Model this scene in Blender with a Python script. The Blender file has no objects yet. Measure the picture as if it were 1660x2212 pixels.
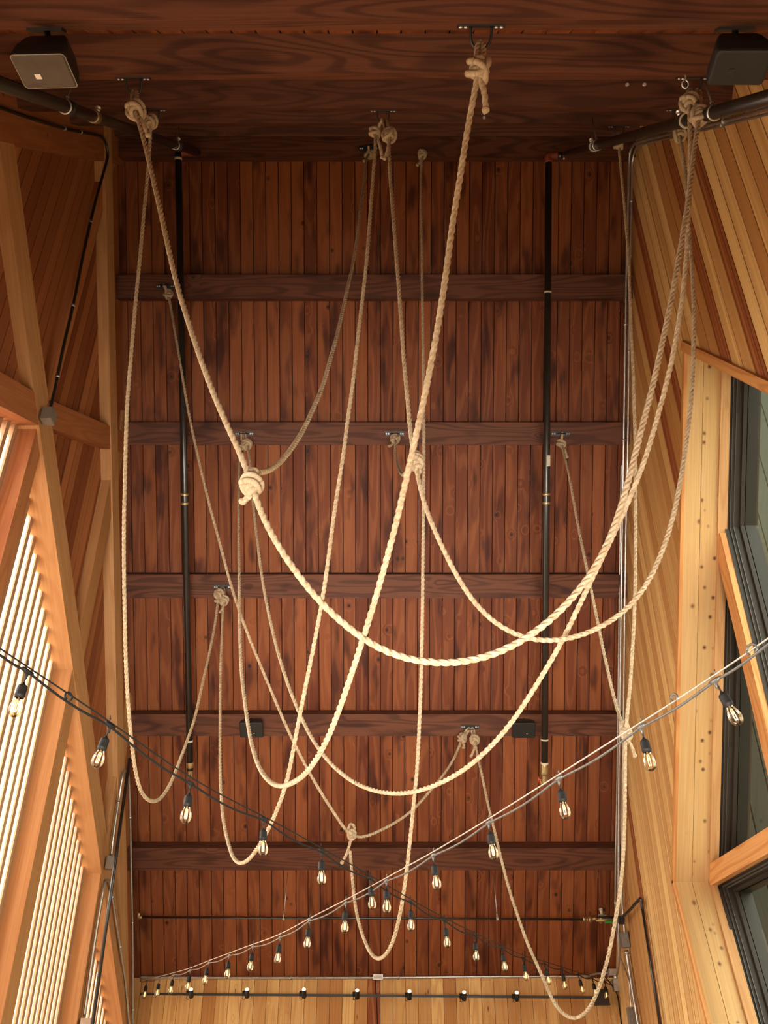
import bpy, math, random
from mathutils import Vector, Matrix
random.seed(7)
S = bpy.context.scene
COL = S.collection
# ------------------------------------------------------------------ camera, world, exposure
FPX = 1900.0                       # focal length in pixels of the 1660 x 2212 frame
EL = math.atan(FPX / 3000.0)       # the camera looks up by 32.3 degrees
CE, SE, EYE = math.cos(EL), math.sin(EL), 1.6
cd = bpy.data.cameras.new('camera'); cam = bpy.data.objects.new('camera', cd); COL.objects.link(cam)
cam.location = (0, 0, EYE); cam.rotation_euler = (math.pi / 2 + EL, 0, 0)
cd.sensor_fit = 'VERTICAL'; cd.sensor_height = 36.0; cd.lens = 36.0 * FPX / 2212.0
cd.clip_start = 0.05; cd.clip_end = 300
S.camera = cam
S.view_settings.view_transform = 'Standard'; S.view_settings.look = 'None'
S.view_settings.gamma = 1.0; S.view_settings.use_curve_mapping = False
S.view_settings.exposure = 4.36
W = bpy.data.worlds.new('sky'); S.world = W; W.use_nodes = True
bg = W.node_tree.nodes['Background']; bg.inputs[0].default_value = (1.0, 0.96, 0.88, 1); bg.inputs[1].default_value = 1.0
sd = bpy.data.lights.new('sun', 'SUN'); so = bpy.data.objects.new('sun', sd); COL.objects.link(so)
sd.energy = 3.0; sd.angle = 0.03; sd.color = (1.0, 0.86, 0.68)
so.rotation_euler = Vector((1.0, 1.55, -0.9)).to_track_quat('-Z', 'Y').to_euler()
ad = bpy.data.lights.new('added_fill_behind_camera', 'AREA'); ao = bpy.data.objects.new('added_fill_behind_camera', ad); COL.objects.link(ao)  # added fill lamp behind the camera, brightens the middle of the far slope
ad.shape = 'RECTANGLE'; ad.size = 4.0; ad.size_y = 1.15; ad.spread = math.radians(50); ad.energy = 5.2; ad.color = (1.0, 0.95, 0.86)
ao.location = (0.0, -0.20, 0.66); ao.rotation_euler = Vector((0.0, 8.8, 4.9)).to_track_quat('-Z', 'Y').to_euler()
S.cycles.max_bounces = 10; S.cycles.diffuse_bounces = 6; S.cycles.transparent_max_bounces = 16
S.cycles.caustics_reflective = False; S.cycles.caustics_refractive = False

# ------------------------------------------------------------------ measured rays -> places in the hall
def ray(x, y):
    a = (x - 830) / FPX; b = (1106 - y) / FPX
    return Vector((a, CE - SE * b, SE + CE * b))
def at(x, y, Z): return ray(x, y) * Z + Vector((0, 0, EYE))
def at_X(x, y, X): return at(x, y, X * FPX / (x - 830))
def at_F(x, y, F): return at(x, y, F / ray(x, y).y)
def far_roof(x, y, d=9.478): return at(x, y, d / (0.0677 * (1106 - y) / FPX + 0.9977))
def near_roof(x, y, off=0.8): return at(x, y, off / ((1106 - y) / FPX - 0.338))
def in_plane(x, y, A, B):
    dx, dy = B[0] - A[0], B[1] - A[1]; r = ray(x, y)
    return at(x, y, (dy * A[0] - dx * A[1]) / (dy * r.x - dx * r.y))
def c2w(X, Y, Z): return Vector((X, CE * Z - SE * Y, SE * Z + CE * Y))   # camera-frame direction -> world
XL, XR = -2.85, 2.60

# ------------------------------------------------------------------ tagging
def tag(o, label=None, cat=None, group=None, kind=None):
    if label: o['label'] = label
    if cat: o['category'] = cat
    if group: o['group'] = group
    if kind: o['kind'] = kind
    return o
def empty(name, loc, label, cat, group=None):
    o = bpy.data.objects.new(name, None); o.location = loc; COL.objects.link(o); o.empty_display_size = 0.05
    return tag(o, label, cat, group)

# ------------------------------------------------------------------ materials
def nodes(name):
    m = bpy.data.materials.new(name); m.use_nodes = True
    nt = m.node_tree; return m, nt, nt.nodes['Principled BSDF']
def lk(nt, a, b): nt.links.new(a, b)
def math_n(nt, op, a, b=None, c=None, clamp=False):
    n = nt.nodes.new('ShaderNodeMath'); n.operation = op; n.use_clamp = clamp
    for i, v in enumerate((a, b, c)):
        if v is None: continue
        if isinstance(v, (int, float)): n.inputs[i].default_value = v
        else: lk(nt, v, n.inputs[i])
    return n.outputs[0]
def mixc(nt, f, a, b, mode='MIX'):
    n = nt.nodes.new('ShaderNodeMix'); n.data_type = 'RGBA'; n.blend_type = mode
    for s, v in ((n.inputs[0], f), (n.inputs[6], a), (n.inputs[7], b)):
        if isinstance(v, (int, float)): s.default_value = v
        elif isinstance(v, tuple): s.default_value = v + (1,) if len(v) == 3 else v
        else: lk(nt, v, s)
    return n.outputs[2]
def smooth(nt, v, lo, hi):
    n = nt.nodes.new('ShaderNodeMapRange'); n.interpolation_type = 'SMOOTHSTEP'
    lk(nt, v, n.inputs[0]); n.inputs[1].default_value = lo; n.inputs[2].default_value = hi
    return n.outputs[0]
def wood(name, dark, light, ring, knot, rough=0.55, ringscale=7.0, ringamt=0.35, knots=0.5, knotcol=(0.05, 0.015, 0.006), blotch=0.0, kscale=2.6, rare=None, kr=0.038, kel=1.0):
    """boards: UV is in metres (u along the grain), colour attribute tone = one random value per board"""
    m, nt, P = nodes(name); N = nt.nodes
    uv = N.new('ShaderNodeUVMap'); sep = N.new('ShaderNodeSeparateXYZ'); lk(nt, uv.outputs[0], sep.inputs[0])
    at_ = N.new('ShaderNodeAttribute'); at_.attribute_name = 'tone'
    sc = N.new('ShaderNodeSeparateColor'); lk(nt, at_.outputs[0], sc.inputs[0])
    t, t2 = sc.outputs[0], sc.outputs[1]
    def vec(us, vs, off):
        c = N.new('ShaderNodeCombineXYZ')
        lk(nt, math_n(nt, 'MULTIPLY', sep.outputs[0], us), c.inputs[0])
        lk(nt, math_n(nt, 'MULTIPLY', sep.outputs[1], vs), c.inputs[1])
        lk(nt, math_n(nt, 'MULTIPLY_ADD', t2, 91.0, off), c.inputs[2]); return c.outputs[0]
    def noise(v, det=3.0, scale=1.0):
        n = N.new('ShaderNodeTexNoise'); n.inputs['Scale'].default_value = scale; n.inputs['Detail'].default_value = det
        lk(nt, v, n.inputs['Vector']); return n.outputs[0]
    # knots
    vo = N.new('ShaderNodeTexVoronoi'); vo.inputs['Scale'].default_value = kscale; lk(nt, vec(1.0 / kel, 1.15 * kel, 3.0), vo.inputs['Vector'])
    ksel = N.new('ShaderNodeSeparateColor'); lk(nt, vo.outputs['Color'], ksel.inputs[0])
    on = math_n(nt, 'LESS_THAN', ksel.outputs[0], knots)
    kd = math_n(nt, 'MULTIPLY', smooth(nt, vo.outputs['Distance'], kr * kscale, kr * kscale * 0.1), on)
    kw = math_n(nt, 'MULTIPLY', smooth(nt, vo.outputs['Distance'], 0.34, 0.0), on)
    # growth rings: contour lines of a slow field, bent around the knots
    field = math_n(nt, 'ADD', math_n(nt, 'MULTIPLY', noise(vec(0.55, 5.0, 0.0), 1.0), ringscale), math_n(nt, 'MULTIPLY', kw, 1.3))
    rg = math_n(nt, 'SINE', math_n(nt, 'MULTIPLY', field, 6.2832 * 1.3))
    rg = smooth(nt, rg, -0.2, 1.0)
    fine = noise(vec(1.6, 75.0, 9.0), 4.0)
    fine = smooth(nt, fine, 0.32, 0.70)
    base = mixc(nt, t, dark, light)
    if rare: base = mixc(nt, smooth(nt, t, rare[1] + 0.01, rare[1]), base, rare[0])
    col = mixc(nt, math_n(nt, 'MULTIPLY', rg, ringamt), base, ring)
    col = mixc(nt, math_n(nt, 'MULTIPLY', math_n(nt, 'SUBTRACT', 1.0, fine), 0.30), col, mixc(nt, 1.0, base, (0.55, 0.45, 0.40), 'MULTIPLY'))
    if blotch:
        bl = smooth(nt, noise(vec(1.1, 4.0, 21.0), 2.0, 1.6), 0.52, 0.72)
        col = mixc(nt, math_n(nt, 'MULTIPLY', bl, blotch), col, mixc(nt, 1.0, col, (0.28, 0.20, 0.22), 'MULTIPLY'))
    col = mixc(nt, kd, col, knotcol)
    lk(nt, col, P.inputs['Base Color'])
    P.inputs['Roughness'].default_value = rough + 0.12; P.inputs['Specular IOR Level'].default_value = 0.2
    bp = N.new('ShaderNodeBump'); bp.inputs['Strength'].default_value = 0.25; bp.inputs['Distance'].default_value = 0.002
    lk(nt, fine, bp.inputs['Height']); lk(nt, bp.outputs[0], P.inputs['Normal'])
    return m
def plain(name, col, rough=0.5, metal=0.0, spec=0.5, mottle=0.12, mscale=40.0, emit=None, estr=0.0):
    m, nt, P = nodes(name)
    tc = nt.nodes.new('ShaderNodeTexCoord'); n = nt.nodes.new('ShaderNodeTexNoise')
    n.inputs['Scale'].default_value = mscale; n.inputs['Detail'].default_value = 3; lk(nt, tc.outputs['Object'], n.inputs['Vector'])
    f = smooth(nt, n.outputs[0], 0.35, 0.7)
    lk(nt, mixc(nt, math_n(nt, 'MULTIPLY', f, mottle * 3), col, tuple(c * 0.55 for c in col)), P.inputs['Base Color'])
    P.inputs['Roughness'].default_value = rough; P.inputs['Metallic'].default_value = metal; P.inputs['Specular IOR Level'].default_value = spec
    if emit:
        P.inputs['Emission Color'].default_value = emit + (1,); P.inputs['Emission Strength'].default_value = estr
    return m
def thin_glass(name, tint, refl=1.0):
    m = bpy.data.materials.new(name); m.use_nodes = True; nt = m.node_tree; nt.nodes.clear()
    o = nt.nodes.new('ShaderNodeOutputMaterial'); tr = nt.nodes.new('ShaderNodeBsdfTransparent'); gl = nt.nodes.new('ShaderNodeBsdfGlossy')
    tr.inputs[0].default_value = tint + (1,); gl.inputs['Roughness'].default_value = 0.02
    fr = nt.nodes.new('ShaderNodeFresnel'); fr.inputs[0].default_value = 1.5
    mx = nt.nodes.new('ShaderNodeMixShader'); lk(nt, math_n(nt, 'MULTIPLY', fr.outputs[0], refl), mx.inputs[0])
    lk(nt, tr.outputs[0], mx.inputs[1]); lk(nt, gl.outputs[0], mx.inputs[2]); lk(nt, mx.outputs[0], o.inputs[0]); return m
M = {}
M['deck'] = wood('stained_deck_boards', (0.115, 0.027, 0.009), (0.235, 0.071, 0.022), (0.28, 0.096, 0.030), 0.5, 0.5, 5.0, 0.4, 0.5, (0.012, 0.004, 0.004), blotch=0.9, kscale=4.2)
M['beam'] = wood('stained_beam_timber', (0.098, 0.034, 0.017), (0.135, 0.049, 0.024), (0.050, 0.016, 0.010), 0.5, 0.5, 9.0, 0.75, 0.12, (0.012, 0.004, 0.003), blotch=0.6)
M['fir'] = wood('fir_timber', (0.43, 0.205, 0.078), (0.54, 0.29, 0.125), (0.36, 0.15, 0.05), 0.3, 0.5, 5.0, 0.35, 0.15, (0.20, 0.07, 0.02))
M['redfir'] = wood('reddish_fir_timber', (0.36, 0.125, 0.045), (0.44, 0.175, 0.065), (0.28, 0.08, 0.03), 0.3, 0.5, 5.0, 0.4, 0.15, (0.14, 0.04, 0.015))
M['cedar'] = wood('cedar_boards', (0.20, 0.052, 0.018), (0.44, 0.165, 0.060), (0.22, 0.060, 0.02), 0.4, 0.5, 5.0, 0.35, 0.6, (0.07, 0.02, 0.008), kscale=3.6)
M['pine'] = wood('knotty_wall_boards', (0.42, 0.180, 0.055), (0.80, 0.53, 0.220), (0.50, 0.24, 0.075), 0.5, 0.5, 7.0, 0.5, 0.6, (0.12, 0.034, 0.010), kscale=6.0, rare=((0.26, 0.070, 0.024), 0.06), kr=0.026, kel=1.7)
M['palepine'] = wood('pale_jamb_boards', (0.50, 0.29, 0.12), (0.58, 0.355, 0.155), (0.55, 0.30, 0.11), 0.5, 0.5, 4.0, 0.30, 0.35, (0.10, 0.028, 0.010), kscale=5.0)
M['knotpine'] = wood('very_knotty_jamb_board', (0.50, 0.295, 0.125), (0.56, 0.345, 0.15), (0.55, 0.30, 0.11), 0.5, 0.5, 4.0, 0.35, 0.95, (0.085, 0.022, 0.008), kscale=9.0, kr=0.030)
M['oak'] = wood('orange_trim_timber', (0.58, 0.26, 0.085), (0.64, 0.32, 0.12), (0.42, 0.14, 0.035), 0.3, 0.45, 6.0, 0.6, 0.0)
M['slat'] = wood('slat_timber', (0.38, 0.215, 0.115), (0.46, 0.29, 0.17), (0.36, 0.19, 0.10), 0.3, 0.5, 4.0, 0.25, 0.1)
M['gap'] = plain('dark_gap', (0.012, 0.006, 0.005), 0.9)
M['black'] = plain('black_metal', (0.010, 0.010, 0.010), 0.45, 0.0, 0.5, 0.2)
M['pipe'] = plain('black_iron_pipe', (0.016, 0.014, 0.012), 0.32, 0.0, 0.7, 0.25, 18)
M['steel'] = plain('galvanised_steel', (0.50, 0.48, 0.45), 0.35, 0.85, 0.5, 0.15, 30)
M['bolt'] = plain('zinc_bolt', (0.75, 0.72, 0.68), 0.3, 0.6, 0.6, 0.1, 90)
M['darkbox'] = plain('dark_brown_box', (0.030, 0.018, 0.011), 0.5, 0.0, 0.3, 0.1, 25)
M['brass'] = plain('brass_fitting', (0.42, 0.30, 0.14), 0.4, 0.7, 0.5, 0.25, 60)
M['rust'] = plain('red_primer_fitting', (0.20, 0.040, 0.018), 0.6, 0.0, 0.4, 0.2, 60)
M['ivory'] = plain('pale_tape', (0.50, 0.46, 0.36), 0.6, 0.0, 0.4, 0.15, 60)
M['boxm'] = plain('grey_steel_box', (0.22, 0.19, 0.155), 0.5, 0.3, 0.5, 0.1, 25)
M['cord'] = plain('black_rubber_cord', (0.009, 0.008, 0.0075), 0.6, 0.0, 0.2, 0.15)
M['cable'] = plain('bare_steel_cable', (0.42, 0.36, 0.31), 0.4, 0.6, 0.5, 0.1)
M['greycord'] = plain('grey_cord', (0.060, 0.054, 0.047), 0.35, 0.0, 0.6, 0.1)
M['spk'] = plain('black_speaker_shell', (0.010, 0.010, 0.010), 0.5, 0.0, 0.4, 0.1)
M['grille'] = plain('dark_speaker_grille', (0.055, 0.044, 0.032), 0.5, 0.3, 0.4, 0.25, 8)
M['grille_b'] = plain('black_speaker_grille', (0.018, 0.017, 0.015), 0.55, 0.2, 0.4, 0.1, 8)
M['rim'] = plain('pale_grille_edge', (0.25, 0.20, 0.15), 0.4, 0.3)
M['white'] = plain('pale_badge', (0.62, 0.56, 0.50), 0.5, 0, 0.3, 0.02)
M['amber'] = plain('orange_lettering', (0.55, 0.24, 0.10), 0.5, 0, 0.3, 0.02)
M['green'] = plain('green_tag', (0.04, 0.26, 0.03), 0.5, 0, 0.3, 0.05)
M['red'] = plain('red_handle', (0.5, 0.03, 0.02), 0.5, 0, 0.3, 0.05)
M['yellow'] = plain('yellow_handle', (0.6, 0.33, 0.06), 0.5, 0, 0.3, 0.05)
M['winf'] = plain('dark_bronze_frame', (0.026, 0.0165, 0.0105), 0.55, 0.0, 0.25, 0.08, 6)
M['winl'] = plain('frame_edge_line', (0.06, 0.05, 0.04), 0.4, 0.0, 0.5, 0.05, 6)
M['pane'] = thin_glass('window_glass', (0.32, 0.37, 0.335), 0.08)
M['bulb'] = thin_glass('bulb_glass', (0.98, 0.88, 0.70), 0.85)
M['fil'] = plain('glowing_filament', (1, 0.8, 0.5), 0.5, emit=(1.0, 0.66, 0.28), estr=0.16)
M['lens'] = plain('lit_lens', (1, 0.8, 0.5), 0.5, emit=(1.0, 0.76, 0.45), estr=0.16)
M['floor'] = plain('floor_finish', (0.26, 0.23, 0.19), 0.6, mottle=0.05, mscale=1.5)
M['ground'] = plain('paving', (0.16, 0.15, 0.12), 0.8, mottle=0.08, mscale=1.2)
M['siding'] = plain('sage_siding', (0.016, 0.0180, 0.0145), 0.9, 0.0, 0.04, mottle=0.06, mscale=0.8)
def rope_mat():
    m, nt, P = nodes('manila_rope'); N = nt.nodes
    uv = N.new('ShaderNodeUVMap'); mp = N.new('ShaderNodeMapping'); mp.inputs['Scale'].default_value = (60, 26, 1); lk(nt, uv.outputs[0], mp.inputs[0])
    n = N.new('ShaderNodeTexNoise'); n.inputs['Scale'].default_value = 1; n.inputs['Detail'].default_value = 4; lk(nt, mp.outputs[0], n.inputs['Vector'])
    f = smooth(nt, n.outputs[0], 0.3, 0.7)
    lk(nt, mixc(nt, f, (0.31, 0.215, 0.125), (0.47, 0.37, 0.25)), P.inputs['Base Color'])
    P.inputs['Roughness'].default_value = 0.85; P.inputs['Specular IOR Level'].default_value = 0.15
    bp = N.new('ShaderNodeBump'); bp.inputs['Strength'].default_value = 0.35; bp.inputs['Distance'].default_value = 0.002
    lk(nt, n.outputs[0], bp.inputs['Height']); lk(nt, bp.outputs[0], P.inputs['Normal']); return m
M['rope'] = rope_mat()

# ------------------------------------------------------------------ mesh collector
class MB:
    def __init__(s): s.v, s.f, s.uv, s.t, s.sm = [], [], [], [], []
    def face(s, pts, uvs=None, tone=(0.5, 0.5), smooth_=False):
        b = len(s.v); s.v += [tuple(p) for p in pts]; s.f.append(tuple(range(b, b + len(pts))))
        s.uv += list(uvs) if uvs else [(0, 0)] * len(pts); s.t += [tone] * len(pts); s.sm.append(smooth_)
    def prism(s, prof, a, b, o, ex, ey, ez, tone=None, cut=None):
        """extrude the closed profile (list of (y,z)) from a to b along ex; frame o,ex,ey,ez; grain runs along ex"""
        tone = tone or (random.random(), random.random()); uo = random.random() * 9
        def P(u, q): return o + ex * u + ey * q[0] + ez * q[1]
        n = len(prof)
        A = [P(a + (cut(q)[0] if cut else 0), q) for q in prof]; B = [P(b + (cut(q)[1] if cut else 0), q) for q in prof]
        L = 0
        for i in range(n):
            j = (i + 1) % n; d = math.hypot(prof[j][0] - prof[i][0], prof[j][1] - prof[i][1])
            s.face((A[i], A[j], B[j], B[i]), ((uo + a, L), (uo + a, L + d), (uo + b, L + d), (uo + b, L)), tone); L += d
        s.face(A[::-1], [(uo + q[0] * .3, q[1]) for q in prof][::-1], tone); s.face(B, [(uo + q[0] * .3, q[1]) for q in prof], tone)
    def box(s, o, ex, ey, ez, a, b, y0, y1, z0, z1, tone=None):
        s.prism([(y0, z0), (y1, z0), (y1, z1), (y0, z1)], a, b, o, ex, ey, ez, tone)
    def tube(s, pts, r, n=10, tone=(0.5, 0.5), cap=True):
        pts = [Vector(p) for p in pts]; rs = r if isinstance(r, (list, tuple)) else [r] * len(pts)
        fr = frames(pts); rings = []
        for p, (T, A, B), rr in zip(pts, fr, rs):
            rings.append([p + (A * math.cos(2 * math.pi * k / n) + B * math.sin(2 * math.pi * k / n)) * rr for k in range(n)])
        b = len(s.v)
        for q in rings: s.v += [tuple(x) for x in q]
        for i in range(len(rings) - 1):
            for k in range(n):
                k2 = (k + 1) % n; s.f.append((b + i * n + k, b + i * n + k2, b + (i + 1) * n + k2, b + (i + 1) * n + k))
                s.uv += [(i * .1, k / n * .1), (i * .1, (k + 1) / n * .1), (i * .1 + .1, (k + 1) / n * .1), (i * .1 + .1, k / n * .1)]; s.t += [tone] * 4; s.sm.append(True)
        if cap:
            s.f.append(tuple(b + k for k in range(n))[::-1]); s.f.append(tuple(b + (len(rings) - 1) * n + k for k in range(n)))
            s.uv += [(0, 0)] * (2 * n); s.t += [tone] * (2 * n); s.sm += [False, False]
    def build(s, name, mat, parent=None, bevel=0.0, shade=None):
        me = bpy.data.meshes.new(name); me.from_pydata(s.v, [], s.f)
        uvl = me.uv_layers.new(name='UVMap'); uvl.data.foreach_set('uv', [c for p in s.uv for c in p])
        ca = me.color_attributes.new('tone', 'FLOAT_COLOR', 'CORNER'); ca.data.foreach_set('color', [c for p in s.t for c in (p[0], p[1], 0.5, 1.0)])
        me.polygons.foreach_set('use_smooth', s.sm if shade is None else [shade] * len(s.f))
        me.materials.append(mat)
        o = bpy.data.objects.new(name, me); COL.objects.link(o)
        if parent is not None:
            o.parent = parent; o.matrix_parent_inverse = Matrix.Translation(-parent.location)
        if bevel:
            md = o.modifiers.new('bevel', 'BEVEL'); md.width = bevel; md.segments = 2; md.limit_method = 'ANGLE'
        me.validate(); return o
def frames(pts):
    out = []; n = len(pts); T = (pts[1] - pts[0]).normalized()
    A = T.cross(Vector((0.123, 0.345, 0.93)).normalized()).normalized()
    for i in range(n):
        t = (pts[min(i + 1, n - 1)] - pts[max(i - 1, 0)]).normalized()
        A = (A - t * A.dot(t)).normalized(); out.append((t, A, t.cross(A)))
    return out
def spline(P, step):
    """Catmull-Rom through P, resampled about every step metres"""
    P = [Vector(p) for p in P]; Q = [P[0] * 2 - P[1]] + P + [P[-1] * 2 - P[-2]]; out = []
    for i in range(1, len(Q) - 2):
        p0, p1, p2, p3 = Q[i - 1], Q[i], Q[i + 1], Q[i + 2]; k = max(2, int((p2 - p1).length / step))
        for j in range(k):
            t = j / k
            out.append(0.5 * (2 * p1 + (p2 - p0) * t + (2 * p0 - 5 * p1 + 4 * p2 - p3) * t * t + (3 * p1 - p0 - 3 * p2 + p3) * t ** 3))
    out.append(P[-1]); return out
def relax(P, it=2):
    for _ in range(it):
        P = [P[0]] + [P[i] * 0.5 + (P[i - 1] + P[i + 1]) * 0.25 for i in range(1, len(P) - 1)] + [P[-1]]
    return P
def even(P, step):
    out = [P[0]]; acc = 0.0
    for i in range(1, len(P)):
        a, b = P[i - 1], P[i]; L = (b - a).length
        while acc + L >= step and L > 1e-9:
            f = (step - acc) / L; a = a.lerp(b, f); out.append(a); L = (b - a).length; acc = 0.0
        acc += L
    out.append(P[-1]); return out
EX, EY, EZ = Vector((1, 0, 0)), Vector((0, 1, 0)), Vector((0, 0, 1))

# ------------------------------------------------------------------ roof frames (ridge runs along X)
RIDGE = c2w(0, 4.127, 9.22) + EZ * EYE
S1, N1 = c2w(0, -0.9977, 0.0677).normalized(), c2w(0, -0.0677, -0.9977).normalized()     # far slope: down it, and into the hall
S2, N2 = c2w(0, -0.3202, -0.9473).normalized(), c2w(0, -0.9473, 0.3202).normalized()     # near slope
def s_of(p, D): return (p - RIDGE).dot(D)
def roof_z(F):
    d = F - RIDGE.y
    return RIDGE.z + (S1.z / S1.y) * d if d > 0 else RIDGE.z + (S2.z / S2.y) * d
END_S = s_of(far_roof(830, 2112), S1); END_F = far_roof(830, 2112).y; END_Z = far_roof(830, 2112).z
NEAR_S = 9.35
FAR_BEAMS = [(298, 338), (593, 645), (912, 961), (1241, 1292), (1543, 1590), (1832, 1880)]
BH = 0.16
fb = [(s_of(far_roof(830, a, 9.478 - BH), S1), s_of(far_roof(830, b, 9.478 - BH), S1)) for a, b in FAR_BEAMS]
fb[0] = (fb[0][1] - 0.25, fb[0][1])
NB_H = 0.20
nb = []
for y in (65, 172, 241, 272, 298.5):
    s1 = s_of(near_roof(830, y), S2); nb.append((s1, s1 + 0.25))
nb.insert(0, (nb[0][0] + 1.45, nb[0][1] + 1.45)); nb.insert(0, (nb[0][0] + 1.45, nb[0][1] + 1.45))

def deck(name, D, Nn, s0, s1, splits):
    mb = MB(); p = 0.1345; n = int((XR - XL) / p) + 1; x0 = XL - 0.01
    cuts = [s0] + splits + [s1]
    for i in range(n):
        xa = x0 + i * p; xb = min(xa + p - 0.0065, XR + 0.02)
        prof = [(xa, -0.02), (xb, -0.02), (xb, -0.004), (xb - 0.003, 0.0), (xa + 0.003, 0.0), (xa, -0.004)]
        tone = (random.random(), random.random())
        for a, b in zip(cuts[:-1], cuts[1:]):
            if random.random() < 0.5: tone = (random.random(), random.random())
            mb.prism(prof, a, b, RIDGE, D, EX, Nn, tone)
    o = mb.build(name, M['deck']); tag(o, kind='structure')
    bk = MB(); bk.box(RIDGE, D, EX, Nn, s0, s1, XL - 0.25, XR + 0.25, -0.10, -0.021)
    b = bk.build('backing', M['gap'], o); return o
ceil1 = deck('ceiling', S1, N1, 0.0, END_S, [(a + b) / 2 for a, b in fb])
ceil2 = deck('ceiling', S2, N2, 0.0, NEAR_S, sorted((a + b) / 2 for a, b in nb))
ordn = ['first', 'second', 'third', 'fourth', 'fifth', 'sixth', 'seventh', 'eighth', 'ninth', 'tenth', 'eleventh', 'twelfth', 'thirteenth', 'fourteenth', 'fifteenth', 'sixteenth', 'seventeenth', 'eighteenth']
def beam(D, Nn, a, b, h, label, grp):
    mb = MB(); mb.box(RIDGE, EX, D, Nn, XL - 0.05, XR, a, b, 0.0, h, (random.random(), random.random()))
    o = mb.build('ceiling_beam', M['beam'], bevel=0.006); tag(o, label, 'beam', grp)
fl = ['dark stained beam just below the ridge, where the board ceiling begins', 'second stained beam below the ridge, a rope knot at its left end',
      'stained beam in the middle of the board ceiling carrying three rope plates', 'stained beam with one rope plate near its left end and two knots',
      'stained beam with two small black loudspeakers on it', 'lowest stained beam across the ceiling, above the black gas pipe']
for (a, b), l in zip(fb, fl): beam(S1, N1, a, b, BH, l, 'beams across the far roof slope')
nl = ['beam on the near slope lowest, above the camera', 'beam on the near slope next to the lowest, above the camera', 'topmost beam in view, holding the two large loudspeakers and a rope hook',
      'wide dark beam second from the top of the picture, over the left rope hook', 'dark beam with the middle rope hook and its pair of knots', 'narrow looking beam fourth from the top of the picture', 'beam nearest the ridge with one rope hook, just over the board ceiling']
for (a, b), l in zip(nb, nl): beam(S2, N2, a, b, NB_H, l, 'beams across the near roof slope')

# ------------------------------------------------------------------ end wall, floor, outside
mb = MB(); p = 0.1405; i = 0; x = XL
while x < XR:
    mb.box(Vector((0, END_F, 0)), EZ, EX, EY, 0.0, END_Z + 0.02, x + 0.001, min(x + p - 0.003, XR), 0.0, 0.03); x += p
endw = tag(mb.build('wall_end', M['pine']), kind='structure')
mb = MB(); mb.box(Vector((0, END_F, 0)), EX, EY, EZ, XL - .25, XR + .25, 0.031, 0.12, 0.0, END_Z + 0.25); mb.build('backing', M['gap'], endw)
mb = MB(); x = XL; ne = RIDGE + S2 * NEAR_S
while x < XR:
    mb.box(Vector((0, ne.y + 0.05, 0)), EZ, EX, EY, (1.25 if -2.1 < x < 2.1 else 0.0), ne.z + 0.1, x + 0.001, min(x + p - 0.003, XR), -0.03, 0.0); x += p  # unseen low opening in the middle, added to go with the fill lamp
nw = tag(mb.build('wall_front', M['pine']), kind='structure')
mb = MB()
for xa, xb, za in ((XL - .25, -2.05, 0.0), (-2.05, 2.05, 1.27), (2.05, XR + .25, 0.0)): mb.box(Vector((0, ne.y, 0)), EX, EY, EZ, xa, xb, -0.10, 0.019, za, ne.z + 0.2)
mb.build('backing', M['gap'], nw)
mb = MB(); mb.box(Vector((0, 0, 0)), EY, EX, EZ, -0.6, END_F + 0.1, XL - 0.3, XR + 0.5, -0.1, 0.0); tag(mb.build('floor', M['floor']), kind='structure')
mb = MB(); mb.box(Vector((0, 0, 0)), EY, EX, EZ, -30, 45, -35, 35, -0.2, -0.11); tag(mb.build('ground', M['ground']), 'pale paving outside around the hall', 'ground', kind='structure')
# ------------------------------------------------------------------ gable walls
def strip(mb, X0, X1, Fa, Fb, za, zb, gap=0.010):
    """upright board between F=Fa..Fb on the X0..X1 layer; za(F), zb(F) give its sloped ends"""
    if max(zb(Fa) - za(Fa), zb(Fb) - za(Fb)) < 0.02: return
    prof = [(Fa + gap / 2, X0), (Fb - gap / 2, X0), (Fb - gap / 2, X1), (Fa + gap / 2, X1)]
    mb.prism(prof, 0.0, 0.0, Vector((0, 0, 0)), EZ, EY, EX, cut=lambda q: (za(q[0]), max(zb(q[0]), za(q[0]))))
NF, NU = 5.66, 4.50 + EYE                        # the node in the middle of the left gable
def d1(F): return (4.42 + EYE) - 0.764 * (F - 5.66)        # long brace line
def a2l(F): return NU + 0.50 * (F - NF)                     # left arm line
def chev(F): return d1(F) if F > NF else a2l(F)
mb = MB(); p = 0.14; F = -0.3
while F < END_F - 0.01:
    Fb = min(F + p, END_F)
    strip(mb, XL - 0.02, XL, F, Fb, lambda f: max(chev(f), 0.0), lambda f: roof_z(f) + 0.02); F += p
wl = tag(mb.build('wall_left', M['cedar']), kind='structure')
mb = MB(); F = -0.3
while F < END_F - 0.01:
    Fb = min(F + p, END_F)
    strip(mb, XL - 0.10, XL - 0.021, F, Fb, lambda f: max(chev(f), 0.0) + 0.03, lambda f: roof_z(f) + 0.25, 0); F += p
mb.build('backing', M['gap'], wl)

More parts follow.
